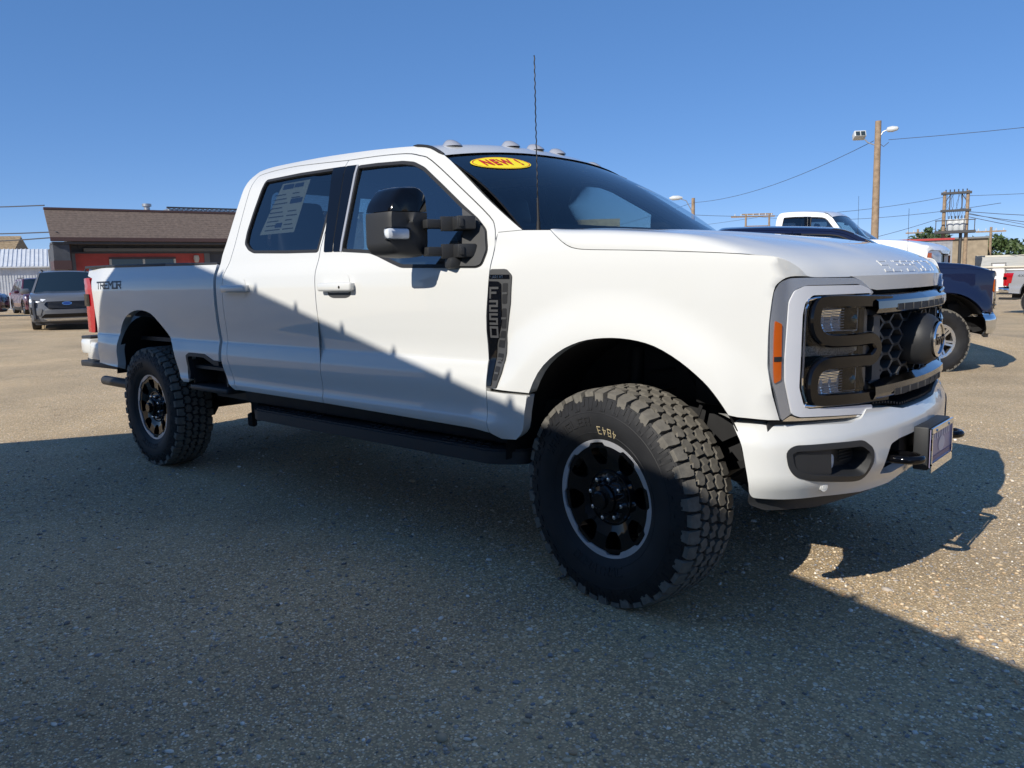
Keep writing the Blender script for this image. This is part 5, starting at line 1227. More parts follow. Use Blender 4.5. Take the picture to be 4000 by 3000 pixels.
# ------------------------------------------------------------------ brown roofed shop on the left
def brown_shop():
    p0=(-29.9,6.55); p1=(-27.3,17.2); f,L,R=wall_frame(p0,p1); g=.22
    r=empty('shop_building',(p0[0],p0[1],g),0,'low shop with brown shingle roof, dark band and red lap siding','building')
    def box(name,u0,u1,o0,o1,z0,z1,m,par=r,bev=0):
        c=f((u0+u1)/2,(o0+o1)/2,(z0+z1)/2)-Vector(r.location)+Vector((0,0,g)); c.z=(z0+z1)/2-g
        return MB().box(c,(u1-u0,abs(o1-o0),z1-z0),R,0,bev).build(name,[m],par)
    W0=1.0
    box('wall',W0,L,-8,-.03,g-.1,3.05,MT['greysiding'])
    # roof slab: eave at 3.15 in front of the wall, ridge behind
    mb=MB(); q=[(.42,.95,3.10),(L+.3,.95,3.10),(L+.3,-.6,4.20),(.42,-.6,4.20)]
    P=[f(*x)-Vector((p0[0],p0[1],g)) for x in q]; vs=P+[x-Vector((0,0,.14)) for x in P]
    mb.add(vs,[[0,1,2,3],[7,6,5,4],[0,4,5,1],[1,5,6,2],[2,6,7,3],[3,7,4,0]])
    rf=mb.build('roof',[MT['brownroof']],r)
    # shingle courses, each with its own butt edge
    for i in range(13):
        t0=i/13; a=[]
        for u in (.41,L+.31):
            for tt,dz in ((t0,.016),(t0+1/13*1.04,.004)):
                x=Vector((0,0,0)); pt=f(u,.955-1.555*tt,3.10+1.10*tt)-Vector((p0[0],p0[1],g)); a.append(pt+Vector((0,0,dz*.5+.002)))
        mb=MB(); lo=[x-Vector((0,0,.012)) for x in (a[0],a[2])]
        mb.add([a[0],a[2],a[3],a[1]]+lo,[[0,1,2,3],[0,4,5,1]]); mb.build('shingle_course',[MT['brownroof']],rf,fix=False)
    mb=MB(); A=f(.41,-.65,4.22)-Vector((p0[0],p0[1],g)); B=f(L+.3,-.65,4.22)-Vector((p0[0],p0[1],g)); mb.bar(A,B,.25,.08); mb.build('ridge_cap',[MT['brownmetal']],rf)
    box('gutter',.40,L+.3,.93,1.05,2.97,3.10,MT['brownmetal'],rf)
    # soffit box at the left corner
    box('soffit',.45,L+.2,-.02,.92,2.88,2.95,MT['greysiding'])
    box('corner_box',.47,W0-.02,-.5,.85,2.05,2.90,MT['greysiding']); box('corner_fascia',.45,W0,-.5,.87,1.98,2.30,MT['brownmetal'])
    box('downpipe',W0-.02,W0+.10,.0,.12,g,2.9,MT['brownmetal'])
    # vertical dark boards below the soffit
    n=int((L-1.3)/.32)
    for i in range(n): box('siding_board',1.35+i*.32,1.35+i*.32+.30,-.03,.012+.01*(i%2),2.77,2.90,MT['greysiding'])
    box('sign_band',1.5,L,.0,.18,2.64,2.76,MT['trimgrey'])
    box('lintel',1.10,L,-.02,.05,2.57,2.63,MT['greysiding'])
    box('corner_post',1.02,1.22,-.02,.04,g,2.57,MT['trimgrey'])
    # red lap siding, plank by plank
    for i in range(12):
        z0=g+i*.195; 
        mb=MB(); o0=.030; c=[]
        q=[(1.22,.045,z0),(5.74,.045,z0),(5.74,.018,z0+.203),(1.22,.018,z0+.203)]
        P=[f(*x)-Vector((p0[0],p0[1],g)) for x in q]; b=[f(x[0],-.02,x[2])-Vector((p0[0],p0[1],g)) for x in q]
        mb.add(P+b,[[0,1,2,3],[0,4,5,1],[1,5,6,2],[2,6,7,3],[3,7,4,0]]); mb.build('siding_plank',[MT['redsiding']],r)
    box('corner_post',5.74,5.95,-.02,.06,g,2.57,MT['trimgrey'])
    # window with two lights
    wn=box('window',2.38,4.60,.03,.075,1.5,2.38,MT['bldglass'])
    for a,b,c,d in ((2.32,4.66,2.36,2.43),(2.32,4.66,1.45,1.52)): box('window_frame',a,b,.04,.10,c,d,MT['brownmetal'],wn)
    for u in (2.32,3.47,4.58): box('window_frame',u,u+.08,.04,.10,1.52,2.36,MT['cream'],wn)
    # wall lamp
    c=f(5.42,.14,2.36)-Vector((p0[0],p0[1],g)); c.z=2.36-g; MB().lathe([(.02,.14),(.09,.12),(.11,0),(.07,-.14),(.01,-.15)],12,axis='z',c=tuple(c)).build('wall_lamp',[MT['cream']],r)
    # roof vent and ribbed parapet behind
    c=f(3.95,-.9,4.30)-Vector((p0[0],p0[1],g)); mb=MB(); mb.cyl(c+Vector((0,0,-.1)),c+Vector((0,0,.14)),.11,12); mb.cyl(c+Vector((0,0,.12)),c+Vector((0,0,.22)),.17,12); mb.build('roof_vent',[MT['galv']],r)
brown_shop()
def ribbed_parapet():
    a=(-32.2,12.6); b=(-30.0,21.5); f,L,R=wall_frame(a,b); r=empty('ribbed_metal_building',(a[0],a[1],.2),0,'ribbed grey metal parapet rising behind the brown roof ridge','building')
    mb=MB(); c=f(L/2,-2,2.15)-Vector((a[0],a[1],.2)); c.z=2.15-.0; mb.box(c,(L,3,4.6),R); mb.build('wall',[MT['galv']],r)
    for i in range(int(L/.2)):
        c=f(i*.2+.1,-.47,0)-Vector((a[0],a[1],0)); MB().box((c.x,c.y,4.34),(.09,.08,.26),R).build('metal_rib',[MT['whitemetal']],r)
    mb=MB(); c=f(L/2,-.45,0)-Vector((a[0],a[1],0)); mb.box((c.x,c.y,4.50),(L,.14,.06),R); mb.build('cap_flashing',[MT['darksteel']],r)
ribbed_parapet()

def white_shed():
    p0=(-57.6,8.8); p1=(-55.0,16.2); f,L,R=wall_frame(p0,p1); g=.15
    r=empty('white_metal_shed',(p0[0],p0[1],g),0,'white ribbed metal shed left of the brown roofed shop','building')
    O=Vector((p0[0],p0[1],g))
    mb=MB(); c=f(L/2,-3,1.4)-O; mb.box(c,(L,5.9,2.7),R); mb.build('wall',[MT['whitemetal']],r)
    # each sheet of ribs
    for s in range(8):
        mb=MB()
        for i in range(6):
            u=s*L/8+(i+.5)*L/48; c=f(u,-.045,1.43)-O; mb.box(c,(.085,.045,2.6),R,taper=None)
        mb.build('wall_sheet',[MT['whitemetal']],r)
    q=[(-.1,.22,2.78),(L+.1,.22,2.78),(L+.1,-3.2,4.02),(-.1,-3.2,4.02)]; P=[f(*x)-O for x in q]; mb=MB(); mb.add(P+[x-Vector((0,0,.08)) for x in P],[[0,1,2,3],[7,6,5,4],[0,4,5,1],[1,5,6,2],[2,6,7,3],[3,7,4,0]]); rf=mb.build('roof',[MT['whitemetal']],r)
    for s in range(8):
        mb=MB()
        for i in range(4):
            u=s*L/8+(i+.5)*L/32; a=f(u,.22,2.80)-O; b=f(u,-3.2,4.04)-O; mb.bar(a,b,.06,.025)
        mb.build('roof_sheet',[MT['whitemetal']],rf)
    # clapboard end wall
    e=empty('clapboard_annex',tuple(f(L+.05,-.3,.15)),0,'narrow pale clapboard annex between white shed and brown shop','building'); O2=Vector(e.location)
    for i in range(16):
        c=f(L+.75,-.4,.15+i*.19+.09)-O2; MB().box(c,(1.4,.06+.02*(i%2),.18),R).build('clapboard',[MT['cream']],e)
white_shed()

def house(name,label,pts_eave,z0,z1,depth,wall_m,roof_m,wz):
    f,L,R=wall_frame(*pts_eave); O=Vector((pts_eave[0][0],pts_eave[0][1],0)); r=empty(name,tuple(O),0,label,'house')
    mb=MB(); c=f(L/2,-depth/2,wz/2)-O; mb.box(c,(L-.6,depth-.8,wz),R); mb.build('wall',[wall_m],r)
    q=[(0,0,z0),(L,0,z0),(L,-depth/2,z1),(0,-depth/2,z1),(0,-depth,z0),(L,-depth,z0)]; P=[f(*x)-O for x in q]
    mb=MB(); mb.add(P,[[0,1,2,3],[3,2,5,4],[0,3,4],[1,5,2]]); rf=mb.build('roof',[roof_m],r)
    for i in range(10):
        t=i/10; a=[f(u,-depth/2*tt,z0+(z1-z0)*tt)-O+Vector((0,0,.04)) for u,tt in ((-.05,t),(L+.05,t),(L+.05,t+.1),(-.05,t+.1))]; a[0].z+=.03;a[1].z+=.03
        MB().add(a+[a[0]-Vector((0,0,.05)),a[1]-Vector((0,0,.05))],[[0,1,2,3],[0,4,5,1]]).build('shingle_course',[roof_m],rf,fix=False)
house('tan_roofed_house','house with tan shingle roof rising behind the white shed',((-73.6,13.5),(-71.0,17.6)),3.75,5.75,7,MT['cream'],MT['tanroof'],3.6)

# ------------------------------------------------------------------ trees
def tree(name,label,loc,h,w,seed,m,trunk_h=.3,n=2600,leaf=.28,group=None):
    rg=np.random.default_rng(seed); r=empty(name,loc,0,label,'tree',group)
    mb=MB(); mb.tube([(0,0,-.2),(.1,.05,h*trunk_h),(.05,.1,h*.7)],[.05*w,.035*w,.012*w],8)
    for i in range(7):
        a=rg.random()*6.28; b=h*(trunk_h+.05*i); mb.tube([(.08,.05,b),(math.cos(a)*w*.22,math.sin(a)*w*.22,b+h*.16),(math.cos(a)*w*.36,math.sin(a)*w*.36,b+h*.24)],[.018*w,.012*w,.004*w],6)
    mb.build('trunk',[MT['bark']],r)
    # clumps of leaf-sized faces
    K=26; cl=[]
    for i in range(K):
        a=rg.random()*6.28; rr=math.sqrt(rg.random())*.42*w; z=h*(trunk_h+.12+(.86-trunk_h-.12)*rg.random()); rr*=1-.55*max(0,(z/h-.6)/.4); cl.append((math.cos(a)*rr,math.sin(a)*rr,z,w*(.10+.10*rg.random())))
    cl=np.array(cl); ci=rg.integers(0,K,n); d=rg.normal(size=(n,3)); d/=np.linalg.norm(d,axis=1)[:,None]; rad=cl[ci,3]*(rg.random(n)**.35)
    c=cl[ci,:3]+d*rad[:,None]*np.array([1,1,.75]); a=rg.normal(size=(n,3)); a/=np.linalg.norm(a,axis=1)[:,None]; b=np.cross(a,d+.3*rg.normal(size=(n,3))); b/=np.linalg.norm(b,axis=1)[:,None]+1e-9
    s=leaf*(.5+.8*rg.random((n,1))); V=np.stack([c-a*s,c+b*s*.5,c+a*s,c-b*s*.5],1).reshape(-1,3); F=np.arange(4*n).reshape(-1,4)
    me=bpy.data.meshes.new('crown'); me.from_pydata(V.tolist(),[],F.tolist()); me.materials.append(m); link('crown',me,r)
# ------------------------------------------------------------------ right side background
def box_building(name,label,cx,cy,L,D,z0,H,rz,wm,extra=None,cat='building'):
    r=empty(name,(cx,cy,z0),rz,label,cat); MB().box((0,D/2,H/2),(L,D,H)).build('wall',[wm],r); return r
zf=float(gz(-10,50))
b=box_building('block_building','grey block building with a red roof trim behind the white pickup',-14.7,53.2,6.9,10,zf,3.18-zf,math.radians(15),MT['block'])
MB().box((0,-.06,3.18-zf-.02),(7.1,.16,.12)).build('roof_trim',[MT['redtrim']],b)
for r_ in range(13):
    for c_ in range(16):
        if r_*0.2+2*0>3.2: continue
        o=(r_%2)*.21; x=-3.2+c_*.42+o
        if x>3.3 or r_<6: continue
        MB().box((x,-.004,.1+r_*.26),(.405,.02,.245)).build('block_course',[MT['block']],b)
b=box_building('tan_brick_building','plain tan brick building rising behind the grey block building',-21.0,69.5,17.0,10,zf,3.72-zf,math.radians(12),MT['tanblock'])
MB().box((0,-.08,3.72-zf),(17.2,.3,.14)).build('parapet_cap',[MT['trimgrey']],b)
# the tall tan building seen through the cab windows
b=box_building('stepped_tan_building','tan stepped brick building seen through the truck cab windows',-52.0,62.0,16,10,zf,7.2-zf,math.radians(35),MT['tanwall2'])
MB().box((-6.0,4.9,(8.4-zf)/2),(3.6,9.9,8.4-zf)).build('raised_block',[MT['tanwall2']],b)
for i in range(5): MB().box((-4.5+2.6*i,-.03,4.6-zf),(1.3,.06,1.3)).build('window',[MT['bldglass']],b)
# white sheds at the right edge
b=box_building('cream_shed','cream flat-roofed shed beside the tan brick building at right',-9.2,58.5,3.4,5,zf,2.05-zf,math.radians(8),MT['cream'])
for i in range(8): MB().box((0,-.02,.18+i*.28),(3.42,.05+.02*(i%2),.26)).build('clapboard',[MT['cream']],b)
b=box_building('white_gable_shed','white lean-to shed with a small door right of the cream shed',-8.0,53.2,2.8,4,zf,1.35-zf,math.radians(10),MT['offwhite'])
mb=MB(); mb.add([(-1.5,-.15,1.34-zf),(1.5,-.15,1.34-zf),(1.5,4,1.95-zf),(-1.5,4,1.95-zf)]+[(-1.5,-.15,1.26-zf),(1.5,-.15,1.26-zf),(1.5,4,1.87-zf),(-1.5,4,1.87-zf)],[[0,1,2,3],[7,6,5,4],[0,4,5,1],[1,5,6,2],[2,6,7,3],[3,7,4,0]]); mb.build('roof',[MT['cream']],b)
d=MB().box((-.55,-.03,.85),(.62,.06,1.7)).build('door',[MT['offwhite']],b); MB().box((-.55,-.07,1.72),(.8,.05,.06)).build('door_frame',[MT['trimgrey']],d); MB().box((-.92,-.07,.85),(.06,.05,1.75)).build('door_frame',[MT['trimgrey']],d); MB().box((-.18,-.07,.85),(.06,.05,1.75)).build('door_frame',[MT['trimgrey']],d)
b=box_building('white_long_shed','long white shed with a dark roof edge at the far right',-3.6,53.6,6.4,6,zf,2.10-zf,math.radians(6),MT['offwhite'])
MB().box((0,2.9,2.15-zf),(6.8,6.6,.14)).build('roof',[MT['darksteel']],b)
d=MB().box((-1.9,-.03,1.15),(1.0,.06,2.0)).build('door',[MT['cream']],b)
for x in (-2.44,-1.36): MB().box((x,-.07,1.15),(.08,.05,2.1)).build('door_frame',[MT['trimgrey']],d)
for x in (.4,1.9): 
    w=MB().box((x,-.03,1.6),(.8,.06,.9)).build('window',[MT['bldglass']],b); MB().box((x,-.07,1.12),(.95,.08,.07)).build('sill',[MT['offwhite']],w)

# ------------------------------------------------------------------ poles
def street_pole():
    r=empty('utility_pole',(-8.98,30.9,float(gz(-9,30.9))),0,'tall wooden utility pole with floodlight and street lamp near the top','utility pole')
    mb=MB(); mb.tube([(0,0,-.3),(.02,0,3),(.0,0,7.42)],[.16,.145,.115],14); mb.build('post',[MT['wood']],r)
    mb=MB(); mb.tube([(0,0,6.45),(-.35,-.1,6.62),(-.50,-.14,6.80)],.025,8); mb.build('flood_arm',[MT['galv']],r)
    R=Matrix.Rotation(math.radians(35),3,'Z')@Matrix.Rotation(math.radians(-25),3,'X')
    f=MB().box((-.66,-.2,6.92),(.46,.34,.26),R,bev=.03).build('floodlight',[MT['transformer']],r)
    for q in (-.1,.1):
        c=Vector((-.66,-.2,6.92))+R@Vector((q,-.176,-.02)); MB().box(c,(.16,.02,.18),R).build('flood_lens',[MT['bldglass']],f)
    mb=MB(); mb.tube([(.05,0,6.75),(.18,.05,6.98),(.36,.1,7.06)],.022,8); mb.build('lamp_arm',[MT['galv']],r)
    mb=MB(); mb.lathe([(.03,-.05),(.10,0),(.12,.18),(.08,.36),(.03,.40)],14,axis='x',c=(.34,.1,7.05)); mb.build('lamp_head',[MT['transformer']],r)
    mb=MB(); mb.tube([(.06,0,6.55),(.22,.05,6.40),(.40,.08,6.55)],.014,6); mb.build('cable_loop',[MT['wire']],r)
street_pole()
def lamp_pole(loc,h,label,head,z):
    r=empty('street_lamp',loc,0,label,'street lamp'); mb=MB(); mb.tube([(0,0,-.3),(0,0,h)],[.15,.11],12); mb.build('post',[MT['wood']],r)
    mb=MB(); hx,hy,hz=head; mb.tube([(0,0,h-1.0),(hx*.4,hy*.4,h-.15),(hx*.9,hy*.9,hz)],.03,8); mb.build('lamp_arm',[MT['galv']],r)
    mb=MB(); c=Vector((hx,hy,hz)); d=Vector((hx,hy,0)).normalized(); mb.tube([c-d*.45,c-d*.2,c+d*.2,c+d*.42],[.05,.15,.16,.05],10); mb.build('lamp_head',[MT['transformer']],r)
z2=float(gz(-25,45)); lamp_pole((-24.84,44.66,z2),6.30-z2,'small street lamp on a wooden pole beyond the hood',(-1.0,-.55,6.36-z2),0)
def trafo():
    z0=zf; r=empty('transformer_platform',(-11.5,55.0,z0),math.radians(14),'pole platform carrying pale transformers above the shed roofs','transformer')
    xs=(-.66,.66); top=6.25-z0
    for x in xs: MB().tube([(x,0,-.3),(x,0,top)],[.13,.10],12).build('post',[MT['wood']],r)
    for z in (6.12-z0,5.0-z0):
        for y in (-.14,.14): MB().box((0,y,z),(1.75,.10,.14)).build('crossarm',[MT['darksteel']],r)
    for x in (-.35,.35): MB().box((x,0,5.55-z0),(.07,.07,1.1)).build('hanger',[MT['darksteel']],r)
    for x,s in ((-.66,1),(.66,-1)): MB().bar((x,0,5.5-z0),(x+s*.38,0,6.1-z0),.05,.05).build('brace',[MT['darksteel']],r)
    pz=3.62-z0; MB().box((0,0,pz),(2.35,1.1,.16)).build('deck',[MT['darksteel']],r)
    for x in (-1.1,-.5,.5,1.1): MB().box((x,-.5,pz+.40),(.05,.05,.72)).build('rail_post',[MT['darksteel']],r)
    MB().box((0,-.5,pz+.74),(2.3,.05,.06)).build('rail',[MT['darksteel']],r)
    for x in (-.28,.10,.46):
        mb=MB(); mb.lathe([(.01,0),(.20,0),(.22,.04),(.22,.62),(.18,.72),(.01,.76)],16,axis='z',c=(x,.05,pz+.10)); t=mb.build('transformer_tank',[MT['transformer']],r)
        for q in (-.08,.08): MB().cyl((x+q,.05,pz+.84),(x+q,.05,pz+1.05),.03,8).build('bushing',[MT['darksteel']],t)
    mb=MB(); mb.tube([(.35,0,-.3),(.35,0,pz)],.10,10); mb.build('steel_riser',[MT['darksteel']],r)
    rg=random.Random(4); 
    for i in range(9):
        x=-.45+.11*i; MB().tube([(x,0,5.0-z0),(x+rg.uniform(-.2,.2),0,5.25-z0+rg.uniform(0,.3)),(x+rg.uniform(-.25,.25),0,6.05-z0)],.012,5).build('jumper_wire',[MT['wire']],r)
        MB().tube([(x,0,4.95-z0),(x*.8+rg.uniform(-.1,.1),0,4.5-z0),(x*.7,.05,pz+1.0)],.010,5).build('jumper_wire',[MT['wire']],r)
    for i in range(6): MB().cyl((-.6+.24*i,0,6.19-z0),(-.6+.24*i,0,6.36-z0),.035,8).build('insulator',[MT['darksteel']],r)
trafo()
def hframe(loc,w,h,label,rz):
    r=empty('utility_pole_pair',loc,rz,label,'utility pole')
    for x in (-w/2,w/2): MB().tube([(x,0,-.3),(x,0,h)],[.16,.12],10).build('post',[MT['wood']],r)
    MB().box((-.6,0,h-.35),(w+2.6,.14,.18)).build('crossarm',[MT['wood']],r); MB().box((0,.15,h-.05),(w+.9,.14,.18)).build('crossarm',[MT['wood']],r); MB().box((0,0,h-1.6),(w+.3,.14,.16)).build('crossarm',[MT['wood']],r)
    for x in np.linspace(-w/2-1.4,w/2+.3,7): MB().cyl((x,0,h-.26),(x,0,h+.02),.06,8).build('insulator',[MT['transformer']],r)
hframe((-44.1,96.5,zf),3.0,8.9-zf,'distant two-pole utility frame left of the white pickup roof',math.radians(38))
def far_pole(loc,h,label):
    r=empty('utility_pole',loc,math.radians(20),label,'utility pole'); MB().tube([(0,0,-.3),(0,0,h)],[.15,.11],10).build('post',[MT['wood']],r); MB().box((0,0,h-.4),(2.4,.12,.14)).build('crossarm',[MT['wood']],r)
    for x in (-1,-.4,.4,1): MB().cyl((x,0,h-.33),(x,0,h-.12),.05,6).build('insulator',[MT['transformer']],r)
far_pole((-23.5,92,zf),5.6-zf,'small far utility pole right of the tall wooden pole')
far_pole((-14.2,80,zf),4.9-zf,'short far pole beside the rounded tree')
# wires between them
def wire(name,a,b,sag,label,r=.012):
    a=Vector(a);b=Vector(b); pts=[a.lerp(b,t)-Vector((0,0,sag*4*t*(1-t))) for t in np.linspace(0,1,15)]
    o=MB().tube(pts,r,5).build('overhead_wire',[MT['wire']],None); tag(o,label,'wire'); return o
wire('w',(-9.1,30.8,6.45),(-24.8,44.6,6.0),.5,'wire sagging from the tall pole to the small street lamp')
wire('w',(-24.8,44.6,6.0),(-62,60,4.6),.8,'wire running left from the small street lamp pole')
wire('w',(-8.6,31.0,6.45),(14,38,8.2),.5,'single wire leaving the tall pole to the right edge',.011)
wire('w',(-24.8,44.66,5.2),(-12.2,54.9,5.9),.5,'wire from the street lamp pole to the transformer platform',.014)
for i,(z,q) in enumerate(((5.0,.2),(4.2,1.2),(3.9,.9))): wire('w',(-10.9,55.1,4.9-.5*i*.3),(14,60+i,z),1.0+.4*i,['upper','middle','lower'][i]+' of the three cables drooping right from the transformer platform',.020)
wire('w',(-10.8,55.1,4.8),(-2.0,56,2.6),.15,'steep service cable dropping from the transformer platform to the sheds',.016)
wire('w',(-12.2,54.9,4.6),(-23,60,3.0),.25,'guy cable sloping left from the transformer platform',.016)
wire('w',(-10.9,55.2,5.9),(16,62,7.0),.5,'high wire from the transformer platform to the right edge',.014)
wire('w',(-44,96.5,8.5),(-11.7,70,6.3),.8,'faint far wire between the two-pole frame and the platform',.02)
wire('w',(-44,96.3,8.4),(-110,98,7.6),.9,'faint far wire left of the two-pole frame',.02)
for i,z in enumerate((5.6,3.55,3.05)): wire('w',[(-30.6,7.2,4.35),(-29.0,7.0,3.3),(-28.95,7.05,3.12)][i],(-66,1.5,[7.9,6.3,5.3][i]),.5,['top','middle','bottom'][i]+' wire reaching the brown roof from the left edge',.022)
tree('round_tree','round green tree above the grey block building',(-19.0,78.5,zf),5.5-zf,5.2,3,MT['leaf2'],.25,2600,.20)
tree('broad_tree','broad green tree above the white sheds at right',(-15.2,85,zf),4.35-zf,6.8,5,MT['leaf'],.15,3200,.22)
tree('broad_tree','lower green tree at the right edge above the dark shed roof',(-10.9,87,zf),4.0-zf,6.4,8,MT['leaf'],.15,2800,.22)
tree('small_tree','small tree top peeping over the white shed at left',(-66.5,17.8,.2),4.2,2.6,9,MT['leaf2'],.3,1200,.14)
tree('small_tree','small tree top inside the far two-pole utility frame',(-43.6,99.5,zf),6.9-zf,3.2,12,MT['leaf2'],.3,1200,.2)

# ------------------------------------------------------------------ sport utility cars
def build_suv(root,PM,L=4.6,W=1.88,H=1.68,grille=True):
    """front at +x, origin on the ground at mid-wheelbase"""
    xf,xr=L/2,-L/2; hw=W/2; wf,wr=xf-.86,xr+.95; wr_=.345
    ztop=pchip([xr,xr+.06,xr+.5,-.3,.55,.95,xf-.55,xf-.18,xf],[.95,1.02,1.05,1.06,1.06,1.06,1.02,.92,.74])
    def wid(x,z):
        w=hw*(1-.10*sm_(xf-.75,xf,x)**2-.06*sm_(xr+.6,xr,x)**2); p=np.interp(z,[.18,.30,.55,.80,.95,1.06],[.93,.975,1.0,.995,.975,.93]); return w*p
    # side panels
    for sg in (-1,1):
        mp=lambda x,z:(x+0*z,sg*wid(x,z),z+0*x)
        xs=np.linspace(xr+.03,xf-.06,40); top=[(x,float(ztop(x))-.005) for x in xs][::-1]
        arch=lambda cx:[(cx+.385*math.cos(t),.36+.385*math.sin(t)) for t in np.linspace(math.pi-.0,0,17)]
        low=[(xr+.03,.32)]+[(wr-.40,.24)]+arch(wr)+[(wr+.40,.22),(wf-.40,.22)]+arch(wf)+[(wf+.41,.24),(xf-.06,.30)]
        panel('body_side',clean(low+top),mp,.09,.05,PM,root,(),(0,sg,0))
        panel('sill_cladding',clean([(wr+.42,.20),(wf-.42,.20),(wf-.42,.36),(wr+.42,.36)]),mp,.2,.02,MT['plastic'],root,(),(0,sg,0),lift=.008)
        for cx in (wf,wr):
            ol=[(cx+.43*math.cos(t),.36+.43*math.sin(t)) for t in np.linspace(math.pi,0,17)]+[(cx+.375*math.cos(t),.36+.375*math.sin(t)) for t in np.linspace(0,math.pi,17)]
            panel('arch_trim',ol,mp,.15,.02,MT['plastic'],root,(),(0,sg,0),lift=.008)
            mb=MB(); mb.lathe([(.42,.0),(.40,-.3)],20,c=(cx,sg*(hw-.05) if sg>0 else -(hw-.35),.36),a0=0,a1=math.pi); mb.lathe([(.01,0),(.42,0)],20,c=(cx,sg*(hw-.32),.36)); mb.build('wheel_housing',[MT['dark']],root,fix=False)
            wheel(root,cx,sg*(hw-.14),.345,'alloy',0,sg,False,scale=.79)
        # greenhouse side: glass with body pillars
        def gmap(x,z,o=0.): return (x+0*z,sg*(hw*.93-(z-1.06)*.36+o)+0*x,z+0*x)
        sil=[(xr+.25,1.04),(xr+.42,1.35),(xr+.62,H-.08),(xr+1.1,H-.01),(-.2,H-.01),(.25,H-.06),(.62,1.38),(1.08,1.05)]
        w1=rnd([(-.28,1.10),(.88,1.10),(.48,1.37),(.18,H-.15),(-.28,H-.11)],.03,2); w2=rnd([(-1.28,1.10),(-.36,1.10),(-.36,H-.11),(-1.22,H-.12)],.03,2); w3=rnd([(xr+.50,1.13),(-1.36,1.10),(-1.30,H-.13),(xr+.80,H-.15)],.03,2)
        gp=panel('greenhouse_side',sil,gmap,.15,.03,PM,root,[w1,w2,w3],(0,sg,0))
        for w_ in (w1,w2,w3): panel('side_window',inset(w_,-.01),gmap,.3,.005,MT['bgglass'],gp,(),(0,sg,0),lift=-.008)
        mb=MB(); mb.box((.78,sg*(hw+.09),1.10),(.13,.22,.15),bev=.04); mb.build('side_mirror',[PM],root)
        MB().box((-.75,sg*(hw*.62),H+.03),(1.9,.035,.035),bev=.01).build('roof_rail',[MT['plastic']],root)
    hwz=lambda z:hw*.93-(z-1.06)*.36
    def roofm(u,v):
        x=np.interp(u,[0,.12,.5,.85,1],[xr+.60,xr+.75,-.6,.1,.27]); z=np.interp(u,[0,.12,.5,.85,1],[H-.08,H-.02,H,H-.02,H-.06]); return (x+.05*(1-v*v)*u,v*hwz(z),z+.035*(1-v*v)-.0)
    grid('roof',roofm,np.linspace(0,1,14),np.linspace(-1,1,13),PM,root,(0,0,1))
    def wsm(u,v): 
        return (.27+.82*u+.05*(1-v*v)+.12*u*(1-v*v),v*(hwz(H-.06)+(hwz(1.06)-hwz(H-.06))*u),H-.06+.035*(1-v*v)-(H-.06-1.05)*u-.02*u*(1-v*v))
    ws=grid('windscreen',wsm,np.linspace(0,1,8),np.linspace(-1,1,13),MT['bgglass'],root,(1,0,1))
    for v0,v1 in ((-1,-.93),(.93,1)): grid('pillar',lambda u,v:tuple(q+o for q,o in zip(wsm(u,v),(.008,0,.010))),np.linspace(0,1,6),np.linspace(v0,v1,3),PM,root,(1,0,1))
    grid('rear_glass',lambda u,v:(xr+.58-.30*u,v*hwz(H-.1)*(1+.12*u),H-.08-.55*u),np.linspace(0,1,4),np.linspace(-1,1,5),MT['bgglass'],root,(-1,0,0))
    # hood and nose
    def hoodm(u,v):
        x=1.05+(xf-.10-1.05)*u; xx=x+.13*(1-v*v)*u*u-.02; z=ztop(np.minimum(xx,xf-.02)); return (xx,v*wid(x,z),z+.03*(1-v*v)*(1-u)+.022*np.exp(-((np.abs(v)-.55)/.1)**2)*(1-u*u))
    hd=grid('hood',hoodm,np.linspace(0,1,16),np.linspace(-1,1,21),PM,root,(0,0,1))
    def nose(y,z):
        k=np.interp(z,[.18,.30,.45,.62,.80,.92],[-.10,-.03,.0,.0,-.03,-.12]); return (xf+.03-.26*(np.abs(y)/hw)**3.0+k+0*y,y+0*z,z+0*y)
    ns=panel('front_fascia',rnd([(-hw*.93,.24),(hw*.93,.24),(hw*.96,.50),(hw*.93,.84),(hw*.5,.90),(-hw*.5,.90),(-hw*.93,.84),(-hw*.96,.50)],.03,3),nose,.07,.06,PM,root,(),(1,0,0))
    gl=panel('grille',rnd([(-.50,.80),(.50,.80),(.56,.72),(.44,.59),(-.44,.59),(-.56,.72)],.03,3),nose,.1,.01,MT['gloss'],ns,(),(1,0,0),lift=.008)
    for i in range(5): 
        z_=.625+i*.035; panel('grille_bar',[(-.47,z_),(.47,z_),(.47,z_+.008),(-.47,z_+.008)],nose,.1,.006,MT['pl_grey'],gl,(),(1,0,0),lift=.013)
    em=[(.12*math.cos(t),.745+.048*math.sin(t)) for t in np.linspace(0,2*math.pi,24,endpoint=False)]
    e=panel('emblem',em,nose,.05,.01,MT['chrome'],gl,(),(1,0,0),lift=.02); panel('emblem_field',[(x*.86,.745+(z-.745)*.80) for x,z in em],nose,.05,.004,mat('emblem_blue',(.02,.05,.22),.2,coat=1) if 'emblem_blue' not in bpy.data.materials else bpy.data.materials['emblem_blue'],e,(),(1,0,0),lift=.0225)
